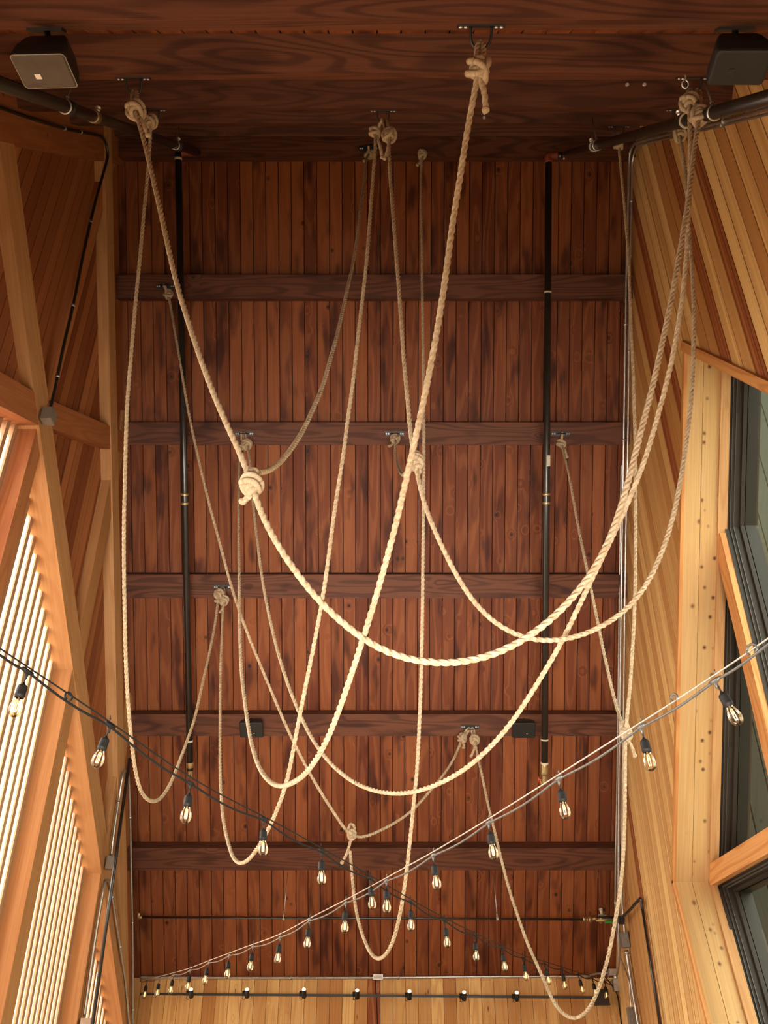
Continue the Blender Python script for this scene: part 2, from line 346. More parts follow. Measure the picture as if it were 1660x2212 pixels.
def member(name, F0, U0, F1, U1, w, X0, X1, mat, label, cat, grp=None, z_abs=False):
    a = Vector((0, F0, U0)); b = Vector((0, F1, U1)); e = (b - a).normalized(); n = e.cross(EX).normalized()
    mb = MB(); mb.box(a, e, n, EX, 0, (b - a).length, -w / 2, w / 2, X0, X1, (random.random(), random.random()))
    return tag(mb.build(name, mat, bevel=0.004), label, cat, grp)
G = 'timbers framing the left gable wall'
member('wall_brace', 2.0, d1(2.0), END_F, d1(END_F), 0.27, -3.02, -2.75, M['fir'], 'long tan brace running down the whole left wall from top left to the lower corner', 'brace', G)
member('wall_brace', NF + .05, NU + 0.07, 7.55, NU + 0.07 + 0.583 * 1.84, 0.23, -2.90, -2.752, M['redfir'], 'short brown timber rising right from the left wall node to the rafter', 'brace', G)
member('wall_brace', NF - .05, NU, 0.5, NU - 2.58, 0.245, -3.02, -2.752, M['redfir'], 'brown timber running left out of the picture from the left wall node', 'brace', G)
member('wall_post', 5.66, 0.0, 5.66, roof_z(5.66) - .3, 0.17, -3.02, -2.775, M['redfir'], 'middle post of the left wall, with the conduit and the upper grey box', 'post', G)
member('wall_post', 7.42, 0.0, 7.42, roof_z(7.42), 0.22, -3.02, -2.756, M['fir'], 'second post of the left wall, dark face between two wide slat fields', 'post', G)
member('wall_post', 9.22, 0.0, 9.22, roof_z(9.22), 0.21, -3.02, -2.756, M['fir'], 'third post of the left wall, with the bent conduit and lower grey box', 'post', G)
member('wall_post', 3.85, 0.0, 3.85, roof_z(3.85), 0.21, -3.02, -2.756, M['fir'], 'post of the left wall nearest the camera', 'post', G)
def rafter(D, Nn, s0, s1, n0, n1, X0, X1, mat, label):
    mb = MB(); mb.box(RIDGE, D, Nn, EX, s0, s1, n0, n1, X0, X1, (random.random(), random.random()))
    return tag(mb.build('wall_rafter', mat, bevel=0.004), label, 'rafter', G)
rafter(S1, N1, 0.25, END_S, 0.40, 0.62, -3.0, -2.74, M['fir'], 'light tan rafter on the left wall running beside the dark board ceiling')
rafter(S1, N1, 0.0, END_S, 0.02, 0.395, -2.95, -2.80, M['cedar'], 'reddish strip timber between the tan left rafter and the board ceiling')
rafter(S2, N2, 0.0, NEAR_S, 0.02, 0.46, -3.0, -2.745, M['cedar'], 'dark reddish rafter under the near slope at the top left')

# slats: one screen per bay, each slat a board 50 mm wide and 140 mm deep standing outside the posts
def slats(Fa, Fb, zf, label):
    mb = MB(); n = max(2, round((Fb - Fa - 0.054) / 0.131)); st = (Fb - Fa - 0.054) / n
    for k in range(n + 1): strip(mb, -2.985, -2.918, Fa + k * st, Fa + k * st + 0.054, lambda f: 0.0, lambda f: zf(f) - 0.10, 0)
    return tag(mb.build('slat_screen', M['slat']), label, 'slat screen', 'upright slat screens in the left wall')
slats(3.99, 5.56, a2l, 'slat screen above and left of the middle post of the left wall')
slats(5.76, 7.30, d1, 'widest upright slat screen, between the middle and second left posts')
slats(7.54, 9.105, d1, 'upright slat screen between the second and third posts of the left wall')
slats(9.335, END_F - .01, d1, 'small low slat screen right of the third post, behind the black pole')
slats(0.1, 3.72, a2l, 'slat screen nearest the camera on the left wall')

# right gable: knotty boards around a deep house-shaped window opening
POLY = [(5.65, 5.29), (8.46, 1.42), (8.16, 0.30), (7.66, -1.6)]           # far edge, from the peak down (heights above the eye)
POLY = [Vector((0, f, u + EYE)) for f, u in POLY]
NEARP = [Vector((0, 5.65, 5.29 + EYE)), Vector((0, 2.60, 1.42 + EYE)), Vector((0, 2.60, 0.0))]
def open_top(F):
    pts = NEARP[::-1][1:] + POLY[1:]
    for a, b in zip(pts[:-1], pts[1:]):
        if min(a.y, b.y) <= F <= max(a.y, b.y) and a.y < b.y: return a.z + (b.z - a.z) * (F - a.y) / (b.y - a.y)
    return None
mb = MB(); p = 0.168; F = -0.36; p = 0.142
cuts = sorted([-0.3 + k * p for k in range(90)] + [2.60, 5.65, 8.46, 8.16, 7.66, END_F]); cuts = [c for c in cuts if c <= END_F]
def under(F):      # top of the board piece that stands right of the lower jamb (the jamb leans)
    for a, b in zip(POLY[1:-1], POLY[2:]):
        if b.y <= F <= a.y: return b.z + (a.z - b.z) * (F - b.y) / (a.y - b.y)
    return None
for a, b in zip(cuts[:-1], cuts[1:]):
    if b - a < 0.004: continue
    m_ = (a + b) / 2; tone = (random.random(), random.random())
    if a >= 2.599 and b <= 8.461:
        strip(mb, XR, XR + 0.02, a, b, lambda f: (open_top(min(max(f, 2.6001), 8.4599)) or 0) , roof_z)
        if under(m_): strip(mb, XR, XR + 0.02, a, b, lambda f: 0.0, lambda f: under(min(max(f, 7.661), 8.459)) or 0.0)
    else: strip(mb, XR, XR + 0.02, a, b, lambda f: 0.0, roof_z)
wr = tag(mb.build('wall_right', M['pine']), kind='structure')
mb = MB()
for a, b in zip(cuts[:-1], cuts[1:]):
    if b - a < 0.004: continue
    m_ = (a + b) / 2
    if a >= 2.599 and b <= 8.461:
        strip(mb, XR + 0.0205, XR + 0.10, a, b, lambda f: (open_top(min(max(f, 2.6001), 8.4599)) or 0) + 0.03, lambda f: roof_z(f) + 0.2, 0)
        if under(m_) and a > 7.7: strip(mb, XR + 0.0205, XR + 0.10, a, b, lambda f: 0.0, lambda f: (under(min(max(f, 7.661), 8.459)) or 0.0) - 0.06, 0)
    else: strip(mb, XR + 0.0205, XR + 0.10, a, b, lambda f: 0.0, lambda f: roof_z(f) + 0.2, 0)
mb.build('backing', M['gap'], wr)
# recess lining
lay = [(XR - 0.008, XR + 0.022, 'oak', -0.02), (XR + 0.024, XR + 0.168, 'palepine', 0.0), (XR + 0.172, XR + 0.318, 'knotpine', 0.0), (XR + 0.318, XR + 0.40, 'fir', -0.022)]
win = empty('window_1', (XR + 0.4, 5.6, 3.0), None, None); win['kind'] = 'structure'
def lining(poly, lay, side):
    for a, b in zip(poly[:-1], poly[1:]):
        e = (b - a).normalized(); n = e.cross(EX).normalized()
        if n.y * side < 0: n = -n                                       # n points away from the opening
        for x0, x1, mt, t in lay:
            mb = MB(); mb.box(a, e, n, EX, -0.01, (b - a).length + 0.01, t, 0.03, x0, x1, (random.random(), random.random()))
            mb.build('jamb_board', M[mt], win)
lining(POLY, lay, 1)
lining(NEARP, [(XR - 0.03, XR + 0.03, 'oak', -0.05), (XR + 0.03, XR + 0.40, 'palepine', 0.0)], -1)
# timber grid and dark frames at the back of the recess
def wmember(F0, U0, F1, U1, w, X0, X1, mt):
    a = Vector((0, F0, U0 + EYE)); b = Vector((0, F1, U1 + EYE)); e = (b - a).normalized(); n = e.cross(EX).normalized()
    mb = MB(); mb.box(a, e, n, EX, 0, (b - a).length, -w / 2, w / 2, X0, X1, (random.random(), random.random())); return mb.build('mullion', M[mt], win, bevel=0.003)
XW = XR + 0.38
wmember(6.66, -1.6, 6.66, 3.95, 0.17, XW - 0.05, XW + 0.16, 'oak')
wmember(2.62, 1.47, 8.44, 1.47, 0.17, XW - 0.06, XW + 0.16, 'oak')
wmember(4.55, -1.6, 4.55, 3.85, 0.17, XW - 0.05, XW + 0.16, 'oak')
def slope_at(F):  # inner line of the sloped jambs, above the eye
    return 5.29 - (5.29 - 1.42) / 2.81 * (F - 5.65) if F > 5.65 else 5.29 + (5.29 - 1.42) / 3.05 * (F - 5.65)
def bay(poly):
    """dark stepped frame ring and a pane; poly is (F, height above eye), counter-clockwise"""
    P2 = [Vector((f, u + EYE)) for f, u in poly]; n = len(P2); c = sum(P2, Vector((0, 0))) / n
    def inset(d):
        out = []
        for i in range(n):
            a, b, q = P2[i - 1], P2[i], P2[(i + 1) % n]
            e1, e2 = (b - a).normalized(), (q - b).normalized()
            n1, n2 = Vector((-e1.y, e1.x)), Vector((-e2.y, e2.x))
            if n1.dot(c - b) < 0: n1 = -n1
            if n2.dot(c - b) < 0: n2 = -n2
            k = (n1 + n2); k = k / max(0.25, k.length_squared) * 2; out.append(b + k * d)
        return out
    prof = [(0.0, 0.0, 0), (0.0, 0.040, 0), (0.014, 0.040, 1), (0.014, 0.044, 1), (0.016, 0.065, 0), (0.028, 0.065, 1), (0.028, 0.069, 1), (0.030, 0.115, 0), (0.055, 0.115, 0), (0.057, 0.150, 0), (0.066, 0.152, 0)]
    mA, mB_ = MB(), MB(); R = [(inset(d), x, k) for d, x, k in prof]
    for (A, xa, _), (B, xb, k) in zip(R[:-1], R[1:]):
        m_ = mB_ if k else mA
        for i in range(n):
            j = (i + 1) % n
            m_.face([(XW + xa, A[i].x, A[i].y), (XW + xa, A[j].x, A[j].y), (XW + xb, B[j].x, B[j].y), (XW + xb, B[i].x, B[i].y)])
    # solid back of the frame
    O, I = R[0][0], R[-1][0]
    for i in range(n):
        j = (i + 1) % n
        mA.face([(XW + 0.26, O[i].x, O[i].y), (XW + 0.26, O[j].x, O[j].y), (XW + 0.26, I[j].x, I[j].y), (XW + 0.26, I[i].x, I[i].y)])
        mA.face([(XW + 0.152, I[i].x, I[i].y), (XW + 0.152, I[j].x, I[j].y), (XW + 0.26, I[j].x, I[j].y), (XW + 0.26, I[i].x, I[i].y)])
    f = mA.build('window_frame', M['winf'], win); mB_.build('frame_bead', M['winl'], f)
    g = MB(); I = inset(0.06); g.face([(XW + 0.145, q.x, q.y) for q in I]); g.build('pane', M['pane'], win)
bay([(6.75, 1.56), (8.34, 1.56), (6.75, slope_at(6.75) - .02)])
bay([(4.64, 1.56), (6.57, 1.56), (6.57, slope_at(6.57) - .02), (5.65, 5.26), (4.64, slope_at(4.64) - .02)])
bay([(2.74, 1.56), (4.46, 1.56), (4.46, slope_at(4.46) - .02)])
bay([(6.75, -1.58), (7.66, -1.58), (8.15, 0.30), (8.42, 1.38), (6.75, 1.38)])
bay([(4.64, -1.58), (6.57, -1.58), (6.57, 1.38), (4.64, 1.38)])
bay([(2.62, -1.58), (4.46, -1.58), (4.46, 1.38), (2.62, 1.38)])
# added sage green backdrop, blocks the sky behind the window panes
mb = MB(); x = 3.6
while x < 22: mb.box(Vector((0, 12.5, 0)), EZ, EX, EY, 0, 17.0, x, x + 0.28, 0, 0.05); x += 0.30
nbw = tag(mb.build('added_backdrop_wall', M['siding']), 'added sage green boarded backdrop outside the right window', 'wall')
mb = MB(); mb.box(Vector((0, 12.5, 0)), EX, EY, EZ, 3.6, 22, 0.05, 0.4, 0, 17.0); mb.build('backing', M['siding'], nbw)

# ------------------------------------------------------------------ ropes
RD = 0.027
def rope_mb(pts, dia=RD, lay=4.0, mb=None, n=18):
    mb = mb or MB(); R = dia / 2; step = dia * lay / 13.0
    P = even([Vector(p) for p in pts], step); fr = frames(P)
    b, a = 0.464 * R, 0.536 * R; prof = []
    for k in range(n):
        ph = 2 * math.pi * k / n; q = (ph + math.pi / 3) % (2 * math.pi / 3) - math.pi / 3
        prof.append((ph, 1.04 * (b * math.cos(q) + math.sqrt(max(a * a - (b * math.sin(q)) ** 2, 0)))))
    base = len(mb.v); L = 0
    for i, (p, (T, A, B)) in enumerate(zip(P, fr)):
        if i: L += (P[i] - P[i - 1]).length
        tw = 2 * math.pi * L / (dia * lay)
        for ph, r in prof: mb.v.append(tuple(p + A * (r * math.cos(ph + tw)) + B * (r * math.sin(ph + tw))))
        if i:
            for k in range(n):
                k2 = (k + 1) % n; o = base + (i - 1) * n
                mb.f.append((o + k, o + k2, o + n + k2, o + n + k)); u0, u1 = L - step, L
                mb.uv += [(u0, k * dia / 6), (u0, (k + 1) * dia / 6), (u1, (k + 1) * dia / 6), (u1, k * dia / 6)]; mb.t += [(0.5, 0.5)] * 4; mb.sm.append(True)
    for off, rev in ((base, True), (base + (len(P) - 1) * n, False)):
        f = [off + k for k in range(n)]; mb.f.append(tuple(f[::-1] if rev else f)); mb.uv += [(0, 0)] * n; mb.t += [(.5, .5)] * n; mb.sm.append(False)
    return mb
def knot_path(c, d, up, R, seed, kind=0):
    """tight overlapping coils around the axis d, centred at c"""
    rnd = random.Random(seed); d = d.normalized(); A = d.cross(EX if abs(d.x) < .9 else EY).normalized(); B = d.cross(A); pts = []
    ph0 = rnd.random() * 6.28; turns = 3; lobes = 4 if kind == 0 else 5
    for i in range(97):
        t = i / 96 * 2 * math.pi
        rr = R * (1.0 + 0.42 * math.cos(lobes * t)); a_ = turns * t + ph0
        pts.append(c + A * (rr * math.cos(a_)) + B * (rr * math.sin(a_) * 0.92) + d * (R * (1.25 if kind == 0 else 1.5) * math.sin(lobes * t) * 0.8))
    return pts
def knot(parent, c, d, seed, size=1.0, kind=0):
    rnd = random.Random(seed); d = d.normalized(); A = d.cross(EX if abs(d.x) < .9 else EY).normalized(); B = d.cross(A); R = RD * 0.92 * size; ph = rnd.random() * 6.28
    tl = Vector((rnd.uniform(-.3, .3), rnd.uniform(-.3, .3))); coil = []
    T = 3.1 if kind == 0 else 3.6
    for i in range(int(T * 20) + 1):
        a = i / 20 * 2 * math.pi; z = (i / (T * 20) - .5) * RD * 0.93 * T; r = R * (1.08 - 0.28 * abs(z) / (RD * 1.6)) + RD * 0.08 * math.sin(2.3 * a + ph)
        x, y = r * math.cos(a + ph), r * math.sin(a + ph); coil.append(c + A * x + B * y + d * (z + (x * tl.x + y * tl.y)))
    mb = MB(); mb.tube(coil, RD * 0.5, 12)
    for k in range(2):
        a0 = ph + 1.1 + k * 1.9; U = A * math.cos(a0) + B * math.sin(a0); V = (d + (A * math.sin(a0) - B * math.cos(a0)) * rnd.uniform(.5, .95)).normalized(); n_ = U.cross(V)
        lp_ = [c + U * (R * 1.72 * math.cos(t)) + V * (RD * 1.75 * size * math.sin(t)) + n_ * (RD * .45 * math.sin(2 * t)) for t in [q * math.pi / 16 for q in range(33)]]
        mb.tube(lp_, RD * 0.49, 12)
    return mb.build('knot', M['rope'], parent)
def tail(parent, p, q, r=RD):
    p, q = Vector(p), Vector(q); m_ = (p + q) / 2 + Vector((0.01, 0, -0.01))
    o = rope_mb(relax(spline([p, m_, q], 0.01)), r).build('tail_end', M['rope'], parent)
    mb = MB(); e = (q - p).normalized(); mb.tube([q - e * .012, q - e * .004, q + e * .006, q + e * .012], [r * .45, r * .66, r * .6, r * .25], 9); mb.build('whipping', M['rope'], o); return o
HOOKS = dict(H1=('n', 1040, 54), H2=('n', 288, 168), H3=('n', 1500, 167), H4=('n', 828, 238), H5=('n', 330, 236), H6=('n', 1468, 236), H7=('n', 1338, 272), H8=('n', 910, 298),
             H9=('f', 797, 321), H10=('f', 358, 619), H11=('f', 528, 937), H12=('f', 853, 937), H13=('f', 1212, 937), H14=('f', 482, 1268), H15=('f', 1016, 1570))
HL = dict(H1='black rope plate on the topmost beam, largest one, right of centre', H2='black rope plate over the large knot at the upper left', H3='black rope plate half behind the right loudspeaker',
          H4='black rope plate in the middle holding two knots side by side', H5='black rope plate behind the upper left knots', H6='black rope plate behind the right black main pipe',
          H7='black rope plate at upper right, its rope passing behind the pipe', H8='small black rope plate on the ridge beam, one knot under it', H9='black rope plate at the ridge, half hidden by the knot left of centre',
          H10='rope plate at the left end of the second beam of the board ceiling', H11='left rope plate of three on the middle beam, two knots under it', H12='centre rope plate of three on the middle beam',
          H13='right rope plate of three on the middle beam, beside the black pipe', H14='rope plate on the beam at lower left with two knots', H15='rope plate beside the right small loudspeaker with two knots')
HP = {}; RB = {}
for k, (t, x, y) in HOOKS.items():
    if t == 'n': p = near_roof(x, y, 0.8); Nn, D = N2, S2
    else: p = far_roof(x, y, 9.478 - BH); Nn, D = N1, S1
    near = t == 'n'
    HP[k] = p; root = empty('rope_hook', p, HL[k], 'rope hook', 'black plates the ropes hang from')
    mb = MB(); mb.box(p, EX, D, Nn, -0.10, 0.10, -0.024, 0.024, -0.001, 0.007); mb.build('plate', M['black'], root, bevel=0.002)
    for bx in (-0.086, -0.064, 0.064, 0.086):
        mb = MB(); c = p + EX * bx; mb.tube([c + Nn * 0.006, c + Nn * 0.011, c + Nn * 0.0135], [0.0085, 0.0085, 0.004], 10); mb.build('bolt', M['bolt'], root)
    rg = [p + EX * (0.044 * sx) + Nn * z for sx, z in ((-1, .006), (-1, .035), (-.93, .058), (-.7, .078), (-.35, .089), (0, .092), (.35, .089), (.7, .078), (.93, .058), (1, .035), (1, .006))]
    mb = MB(); mb.tube(spline(rg, 0.008), 0.0062, 10); mb.build('ring', M['black'], root)
    RB[k] = p + Nn * 0.092
def eye(parent, hk, kn, off=0.0):
    """rope loop from the knot up over the ring and back"""
    a = HOOKS[hk]; top = RB[hk] + EX * off + (N2 if a[0] == 'n' else N1) * -0.02; dn = (kn - top); L = dn.length
    if L < 0.02: return
    e = dn / L; side = e.cross(EY if abs(e.y) < .8 else EX).normalized() ; w = RD * 0.5
    fwd = e.cross(side).normalized()
    P = [kn - e * .01 + side * w, top + e * L * .45 + side * w, top + side * w * .8, top - e * RD * .7, top - side * w * .8, top + e * L * .45 - side * w, kn - e * .01 - side * w]
    rope_mb(relax(spline(P, 0.008), 3), RD * 0.92).build('eye_loop', M['rope'], parent)
ROPES = {}
RT = {}
RT['A'] = ('H1', 'H11', [(1036,150),(1032,175),(1019,229),(1009,287),(999,354),(989,422),(976,489),(971,545),(958,634),(945,719),(928,803),(916,870),(901,931),(889,989),(877,1039),(865,1095),(850,1157),(830,1228),(811,1296),(791,1360),(766,1437),(749,1488),(729,1545),(707,1599),(675,1654),(651,1680),(624,1695),(604,1699),(587,1692),(572,1677),(556,1648),(540,1589),(528,1505),(521,1437),(518,1336),(517,1235),(516,1100),(517,1010),(521,960)])
RT['B'] = ('H2', 'H3', [(293,238),(305,280),(320,337),(331,388),(347,455),(367,550),(388,634),(415,719),(435,779),(460,847),(486,908),(509,958),(530,998),(543,1040),(549,1067),(563,1110),(587,1157),(617,1205),(648,1248),(678,1289),(709,1319),(742,1348),(776,1378),(810,1402),(854,1420),(904,1434),(972,1437),(1022,1432),(1076,1415),(1137,1383),(1178,1353),(1218,1316),(1248,1282),(1275,1248),(1299,1208),(1319,1167),(1343,1095),(1370,995),(1390,914),(1410,840),(1432,739),(1451,651),(1467,560),(1476,506),(1484,457),(1491,408),(1498,344),(1505,293),(1512,250)])
RT['D'] = ('H11', 'H3', [(533,960),(541,1000),(547,1085),(558,1184),(570,1269),(587,1353),(607,1431),(631,1501),(665,1579),(695,1626),(722,1657),(759,1687),(800,1706),(840,1714),(881,1714),(931,1701),(982,1677),(1025,1648),(1053,1620),(1075,1600),(1097,1572),(1122,1541),(1140,1510),(1167,1468),(1191,1427),(1215,1387),(1238,1338),(1262,1286),(1282,1245),(1305,1198),(1329,1150),(1360,1080),(1380,1032),(1400,978),(1420,904),(1441,830),(1458,752),(1473,661),(1480,603),(1485,538),(1489,457),(1492,352),(1492,285),(1490,222)])
RT['E'] = ('H5', 'H14', [(326,262),(324,320),(319,381),(310,472),(303,555),(295,634),(288,712),(282,786),(275,870),(272,955),(270,1056),(268,1117),(268,1235),(270,1336),(272,1437),(277,1522),(287,1630),(300,1701),(314,1724),(331,1733),(347,1726),(361,1707),(373,1684),(388,1645),(405,1599),(422,1549),(435,1488),(449,1427),(459,1380),(467,1333),(473,1283)])
RT['F'] = ('H4', 'H14', [(812,285),(811,331),(806,388),(801,455),(794,550),(787,617),(778,692),(771,752),(763,830),(752,901),(744,972),(736,1022),(724,1095),(715,1167),(705,1245),(693,1316),(680,1387),(666,1454),(653,1522),(639,1589),(628,1655),(617,1701),(601,1744),(580,1792),(555,1835),(536,1859),(520,1866),(504,1854),(493,1819),(482,1768),(478,1717),(476,1655),(476,1555),(477,1437),(481,1336),(484,1297)])
RT['G'] = ('H4', 'H6', [(841,292),(841,337),(844,388),(850,466),(856,545),(862,617),(869,719),(875,803),(882,870),(888,945),(896,989),(902,1028),(909,1055),(921,1105),(945,1157),(968,1208),(989,1248),(1012,1286),(1036,1319),(1066,1346),(1105,1371),(1130,1382),(1161,1388),(1198,1387),(1235,1382),(1275,1368),(1309,1351),(1343,1329),(1377,1296),(1400,1262),(1420,1221),(1437,1178),(1456,1115),(1474,1022),(1487,928),(1495,854),(1499,769),(1500,685),(1498,617),(1495,567),(1489,480),(1483,392),(1478,340),(1468,290)])
RT['J'] = ('H7', 'H15', [(1338,312),(1341,354),(1348,422),(1355,506),(1359,557),(1361,617),(1364,702),(1368,786),(1370,854),(1373,955),(1374,1090),(1374,1167),(1373,1269),(1370,1353),(1365,1437),(1360,1506),(1354,1554),(1352,1590),(1351,1650),(1351,1717),(1350,1785),(1346,1869),(1340,1927),(1333,1970),(1324,2021),(1313,2075),(1299,2122),(1282,2166),(1262,2193),(1242,2203),(1215,2190),(1196,2166),(1178,2122),(1157,2075),(1137,2031),(1119,1977),(1104,1934),(1086,1866),(1070,1798),(1055,1738),(1042,1675),(1033,1634),(1026,1598)])
RT['I'] = ('H10', 'H15', [(364,636),(369,662),(376,702),(391,793),(405,877),(419,945),(436,1022),(456,1104),(472,1161),(489,1228),(509,1296),(528,1350),(555,1418),(580,1478),(604,1535),(631,1596),(660,1653),(685,1698),(712,1741),(739,1782),(760,1813),(783,1810),(799,1805),(816,1797),(837,1787),(858,1775),(887,1755),(921,1719),(948,1687),(975,1651),(989,1623),(999,1594)])
def lift(tb, A, B, sm=2):
    P = [in_plane(x, y, A, B) for x, y in tb]
    return relax(even(spline(P, 0.04), 0.06), sm * 3)
KN = {}
def near_pt(P, x, y):      # the point of the path whose picture position is closest to (x, y)
    best = None
    for q in P:
        v = q - Vector((0, 0, EYE)); z = v.y * CE + v.z * SE; Y = v.z * CE - v.y * SE
        d = (v.x / z * FPX + 830 - x) ** 2 + (1106 - Y / z * FPX - y) ** 2
        if best is None or d < best[0]: best = (d, q)
    return best[1]
PATH = {k: lift(t, HP[a], HP[b]) for k, (a, b, t) in RT.items()}
KB = near_pt(PATH['B'], 545, 1040); KG = near_pt(PATH['G'], 898, 989); KI = near_pt(PATH['I'], 760, 1814); KJ = near_pt(PATH['J'], 1351, 1588)
PATH['C'] = lift([(798,333),(791,347),(788,388),(779,455),(766,554),(750,628),(734,702),(715,773),(698,833),(678,881),(655,930),(631,968),(607,998),(584,1016),(567,1022),(553,1020)], HP['H9'], KB)
PATH['L'] = lift([(854,948),(855,958),(856,985),(860,1006),(866,1021),(872,1026),(880,1017),(890,1000)], HP['H12'], KG, 1)
PATH['H'] = lift([(912,334),(910,380),(911,439),(912,547),(913,651),(915,786),(916,887),(916,1022),(915,1117),(914,1235),(913,1336),(911,1424),(909,1505),(906,1572),(902,1660),(894,1734),(886,1819),(874,1920),(865,1974),(854,2021),(840,2055),(820,2073),(801,2060),(783,2018),(769,1964),(763,1913),(759,1869),(757,1839)], HP['H8'], KI)
PATH['K'] = lift([(1213,958),(1217,972),(1229,1022),(1244,1105),(1259,1184),(1272,1245),(1289,1329),(1302,1394),(1316,1458),(1329,1515),(1341,1552),(1348,1575)], HP['H13'], KJ)
LAB = dict(
 A='thickest looking rope, from the topmost plate down left, its loop low left of centre', B='long rope swagged from upper left to upper right with a big knot at left',
 C='brown rope sweeping down left from the ridge to the big knot at left', D='rope swagged from the middle beam left plate up to the right, second lowest wide loop',
 E='leftmost rope, hanging beside the left wall and looping back up', F='rope from the middle pair of knots to the lower left plate, looping near the bulbs',
 G='rope from the middle pair of knots swagged up to the right pipe', H='near vertical rope right of centre, with the loop at bottom centre',
 I='rope from the second beam running down right to a small knot over the lowest beam', J='rope down the right wall edge with the lowest loop in the bottom right corner',
 K='slim rope from the right plate of the middle beam to the right wall knot', L='short slack rope from the centre plate of the middle beam')
ENDS = dict(A=[('H1', 0), ('H11', -.018)], B=[('H2', 0), ('H3', .03)], C=[('H9', 0)], D=[('H11', .012), ('H3', -.012)], E=[('H5', 0), ('H14', -.018)], F=[('H4', -.012), ('H14', .012)],
            G=[('H4', .012), ('H6', 0)], H=[('H8', 0)], I=[('H10', 0), ('H15', -.02)], J=[('H7', 0), ('H15', .02)], K=[('H13', 0)], L=[('H12', 0)])
TAILS = {('A', 0): (1050, 238), ('B', 0): (320, 292), ('F', 0): (826, 340), ('G', 0): (831, 343), ('I', 1): (1002, 1615), ('J', 1): (1018, 1634), ('K', 0): (1226, 988), ('L', 0): (841, 964), ('E', 1): (466, 1299), ('F', 1): (475, 1322), ('H', 0): (902, 357), ('C', 0): (787, 348)}
for k, P in PATH.items():
    root = empty('hanging_rope', P[0], LAB[k], 'rope', 'hemp ropes hung across the hall'); ROPES[k] = root
    rope_mb(P).build('rope_line', M['rope'], root)
    for i, (hk, off) in enumerate(ENDS[k]):
        kp = P[0] if i == 0 else P[-1]; nx = P[2] if i == 0 else P[-3]; dd = (nx - kp).normalized()
        knot(root, kp, (dd + Vector((0, 0, -1.0))), hash((k, i)) % 1000 if False else ord(k) * 7 + i, 1.12 if k in 'ABDG' else 1.0)
        eye(root, hk, kp, off)
        if (k, i) in TAILS:
            tx, ty = TAILS[(k, i)]; v = kp - Vector((0, 0, EYE)); z = v.y * CE + v.z * SE
            tail(root, kp + dd * .02, at(tx, ty, z - 0.01))
# tie knots where one rope is hitched to another
def hitch(owner, kp, d, tl, size, seed, up=0.07):
    root = ROPES[owner]; knot(root, kp, d, seed, size, 1)
    k2 = kp + Vector((0.0, 0.0, up)); s_ = d.cross(EY).normalized() * RD * 0.9
    loop = [kp + s_ * .8, k2 - Vector((0, 0, up * .3)) + s_ * 1.1, k2 + s_ * .3, k2 - s_ * .6, kp + Vector((0, 0, up * .45)) - s_ * 1.2, kp - s_]
    rope_mb(relax(spline(loop, 0.008), 3), RD * 0.95).build('hitch_loop', M['rope'], root)
    if tl:
        v = kp - Vector((0, 0, EYE)); z = v.y * CE + v.z * SE; tail(root, kp + Vector((0, 0, -0.02)), at(tl[0], tl[1], z))
hitch('C', KB, Vector((0.25, 0, -1)), (524, 1084), 0.9, 5)
hitch('L', KG, Vector((0.2, 0, -1)), (906, 1020), 0.9, 9)
hitch('H', KI + Vector((0, -.01, 0)), Vector((0, 0.1, -1)), (739, 1864), 0.8, 12, 0.09)
hitch('K', KJ, Vector((0.1, 0, -1)), (1372, 1633), 0.85, 17, 0.09)
# ------------------------------------------------------------------ string lights
def lathe(mb, c, d, prof, n=20, sm=True):
    d = d.normalized(); A = d.cross(EX if abs(d.x) < .9 else EY).normalized(); B = d.cross(A); b = len(mb.v)
    for z, r in prof:
        for k in range(n):
            a = 2 * math.pi * k / n; mb.v.append(tuple(c + d * z + A * (r * math.cos(a)) + B * (r * math.sin(a))))
    for i in range(len(prof) - 1):
        for k in range(n):
            k2 = (k + 1) % n; mb.f.append((b + i * n + k, b + i * n + k2, b + (i + 1) * n + k2, b + (i + 1) * n + k)); mb.uv += [(0, 0)] * 4; mb.t += [(.5, .5)] * 4; mb.sm.append(sm)
    return mb
BP = Vector((0, 0, 0)); DN = Vector((0, 0, -1))
BULB = empty('hanging_bulb', BP, 'x', 'light bulb')
mb = MB(); mb.tube([Vector((0, 0, 0.002)), Vector((0.001, 0, -.02)), Vector((0, 0, -.052))], 0.0032, 8); mb.build('lead_wire', M['cord'], BULB)
mb = MB(); lathe(mb, BP, DN, [(.040, .004), (.046, .007), (.050, .0125), (.054, .0165), (.060, .0178), (.082, .0178), (.084, .0190), (.090, .0190), (.092, .0172), (.098, .0165), (.098, .012)]); mb.build('socket', M['cord'], BULB)
mb = MB(); lathe(mb, BP, DN, [(.096, .0125), (.102, .0135), (.110, .0165), (.120, .0208), (.130, .0235), (.138, .0245), (.146, .0238), (.154, .0215), (.161, .0170), (.166, .0110), (.1685, .005), (.169, .0002)]); mb.build('glass_bulb', M['bulb'], BULB)
mb = MB()
for a in range(4):
    x, y = .0055 * math.cos(a * 1.571 + .4), .0055 * math.sin(a * 1.571 + .4); mb.tube([Vector((x * .7, y * .7, -.108)), Vector((x, y, -.112)), Vector((x, y, -.145)), Vector((x * .7, y * .7, -.149))], .0013, 6)
fl_ = mb.build('filament', M['fil'], BULB)
mb = MB(); mb.tube([Vector((0, 0, -.094)), Vector((0, 0, -.112))], .0035, 8); mb.build('filament_stem', M['ivory'], fl_)
def copy_tree(o, parent=None):
    c = o.copy(); COL.objects.link(c); c.parent = parent
    for ch in list(o.children): copy_tree(ch, c)
    return c
A1, B1 = Vector((-2.68, 0, 0)), Vector((2.50, 11.0, 0)); A2, B2 = Vector((2.60, 0, 0)), Vector((-2.72, 11.0, 0))
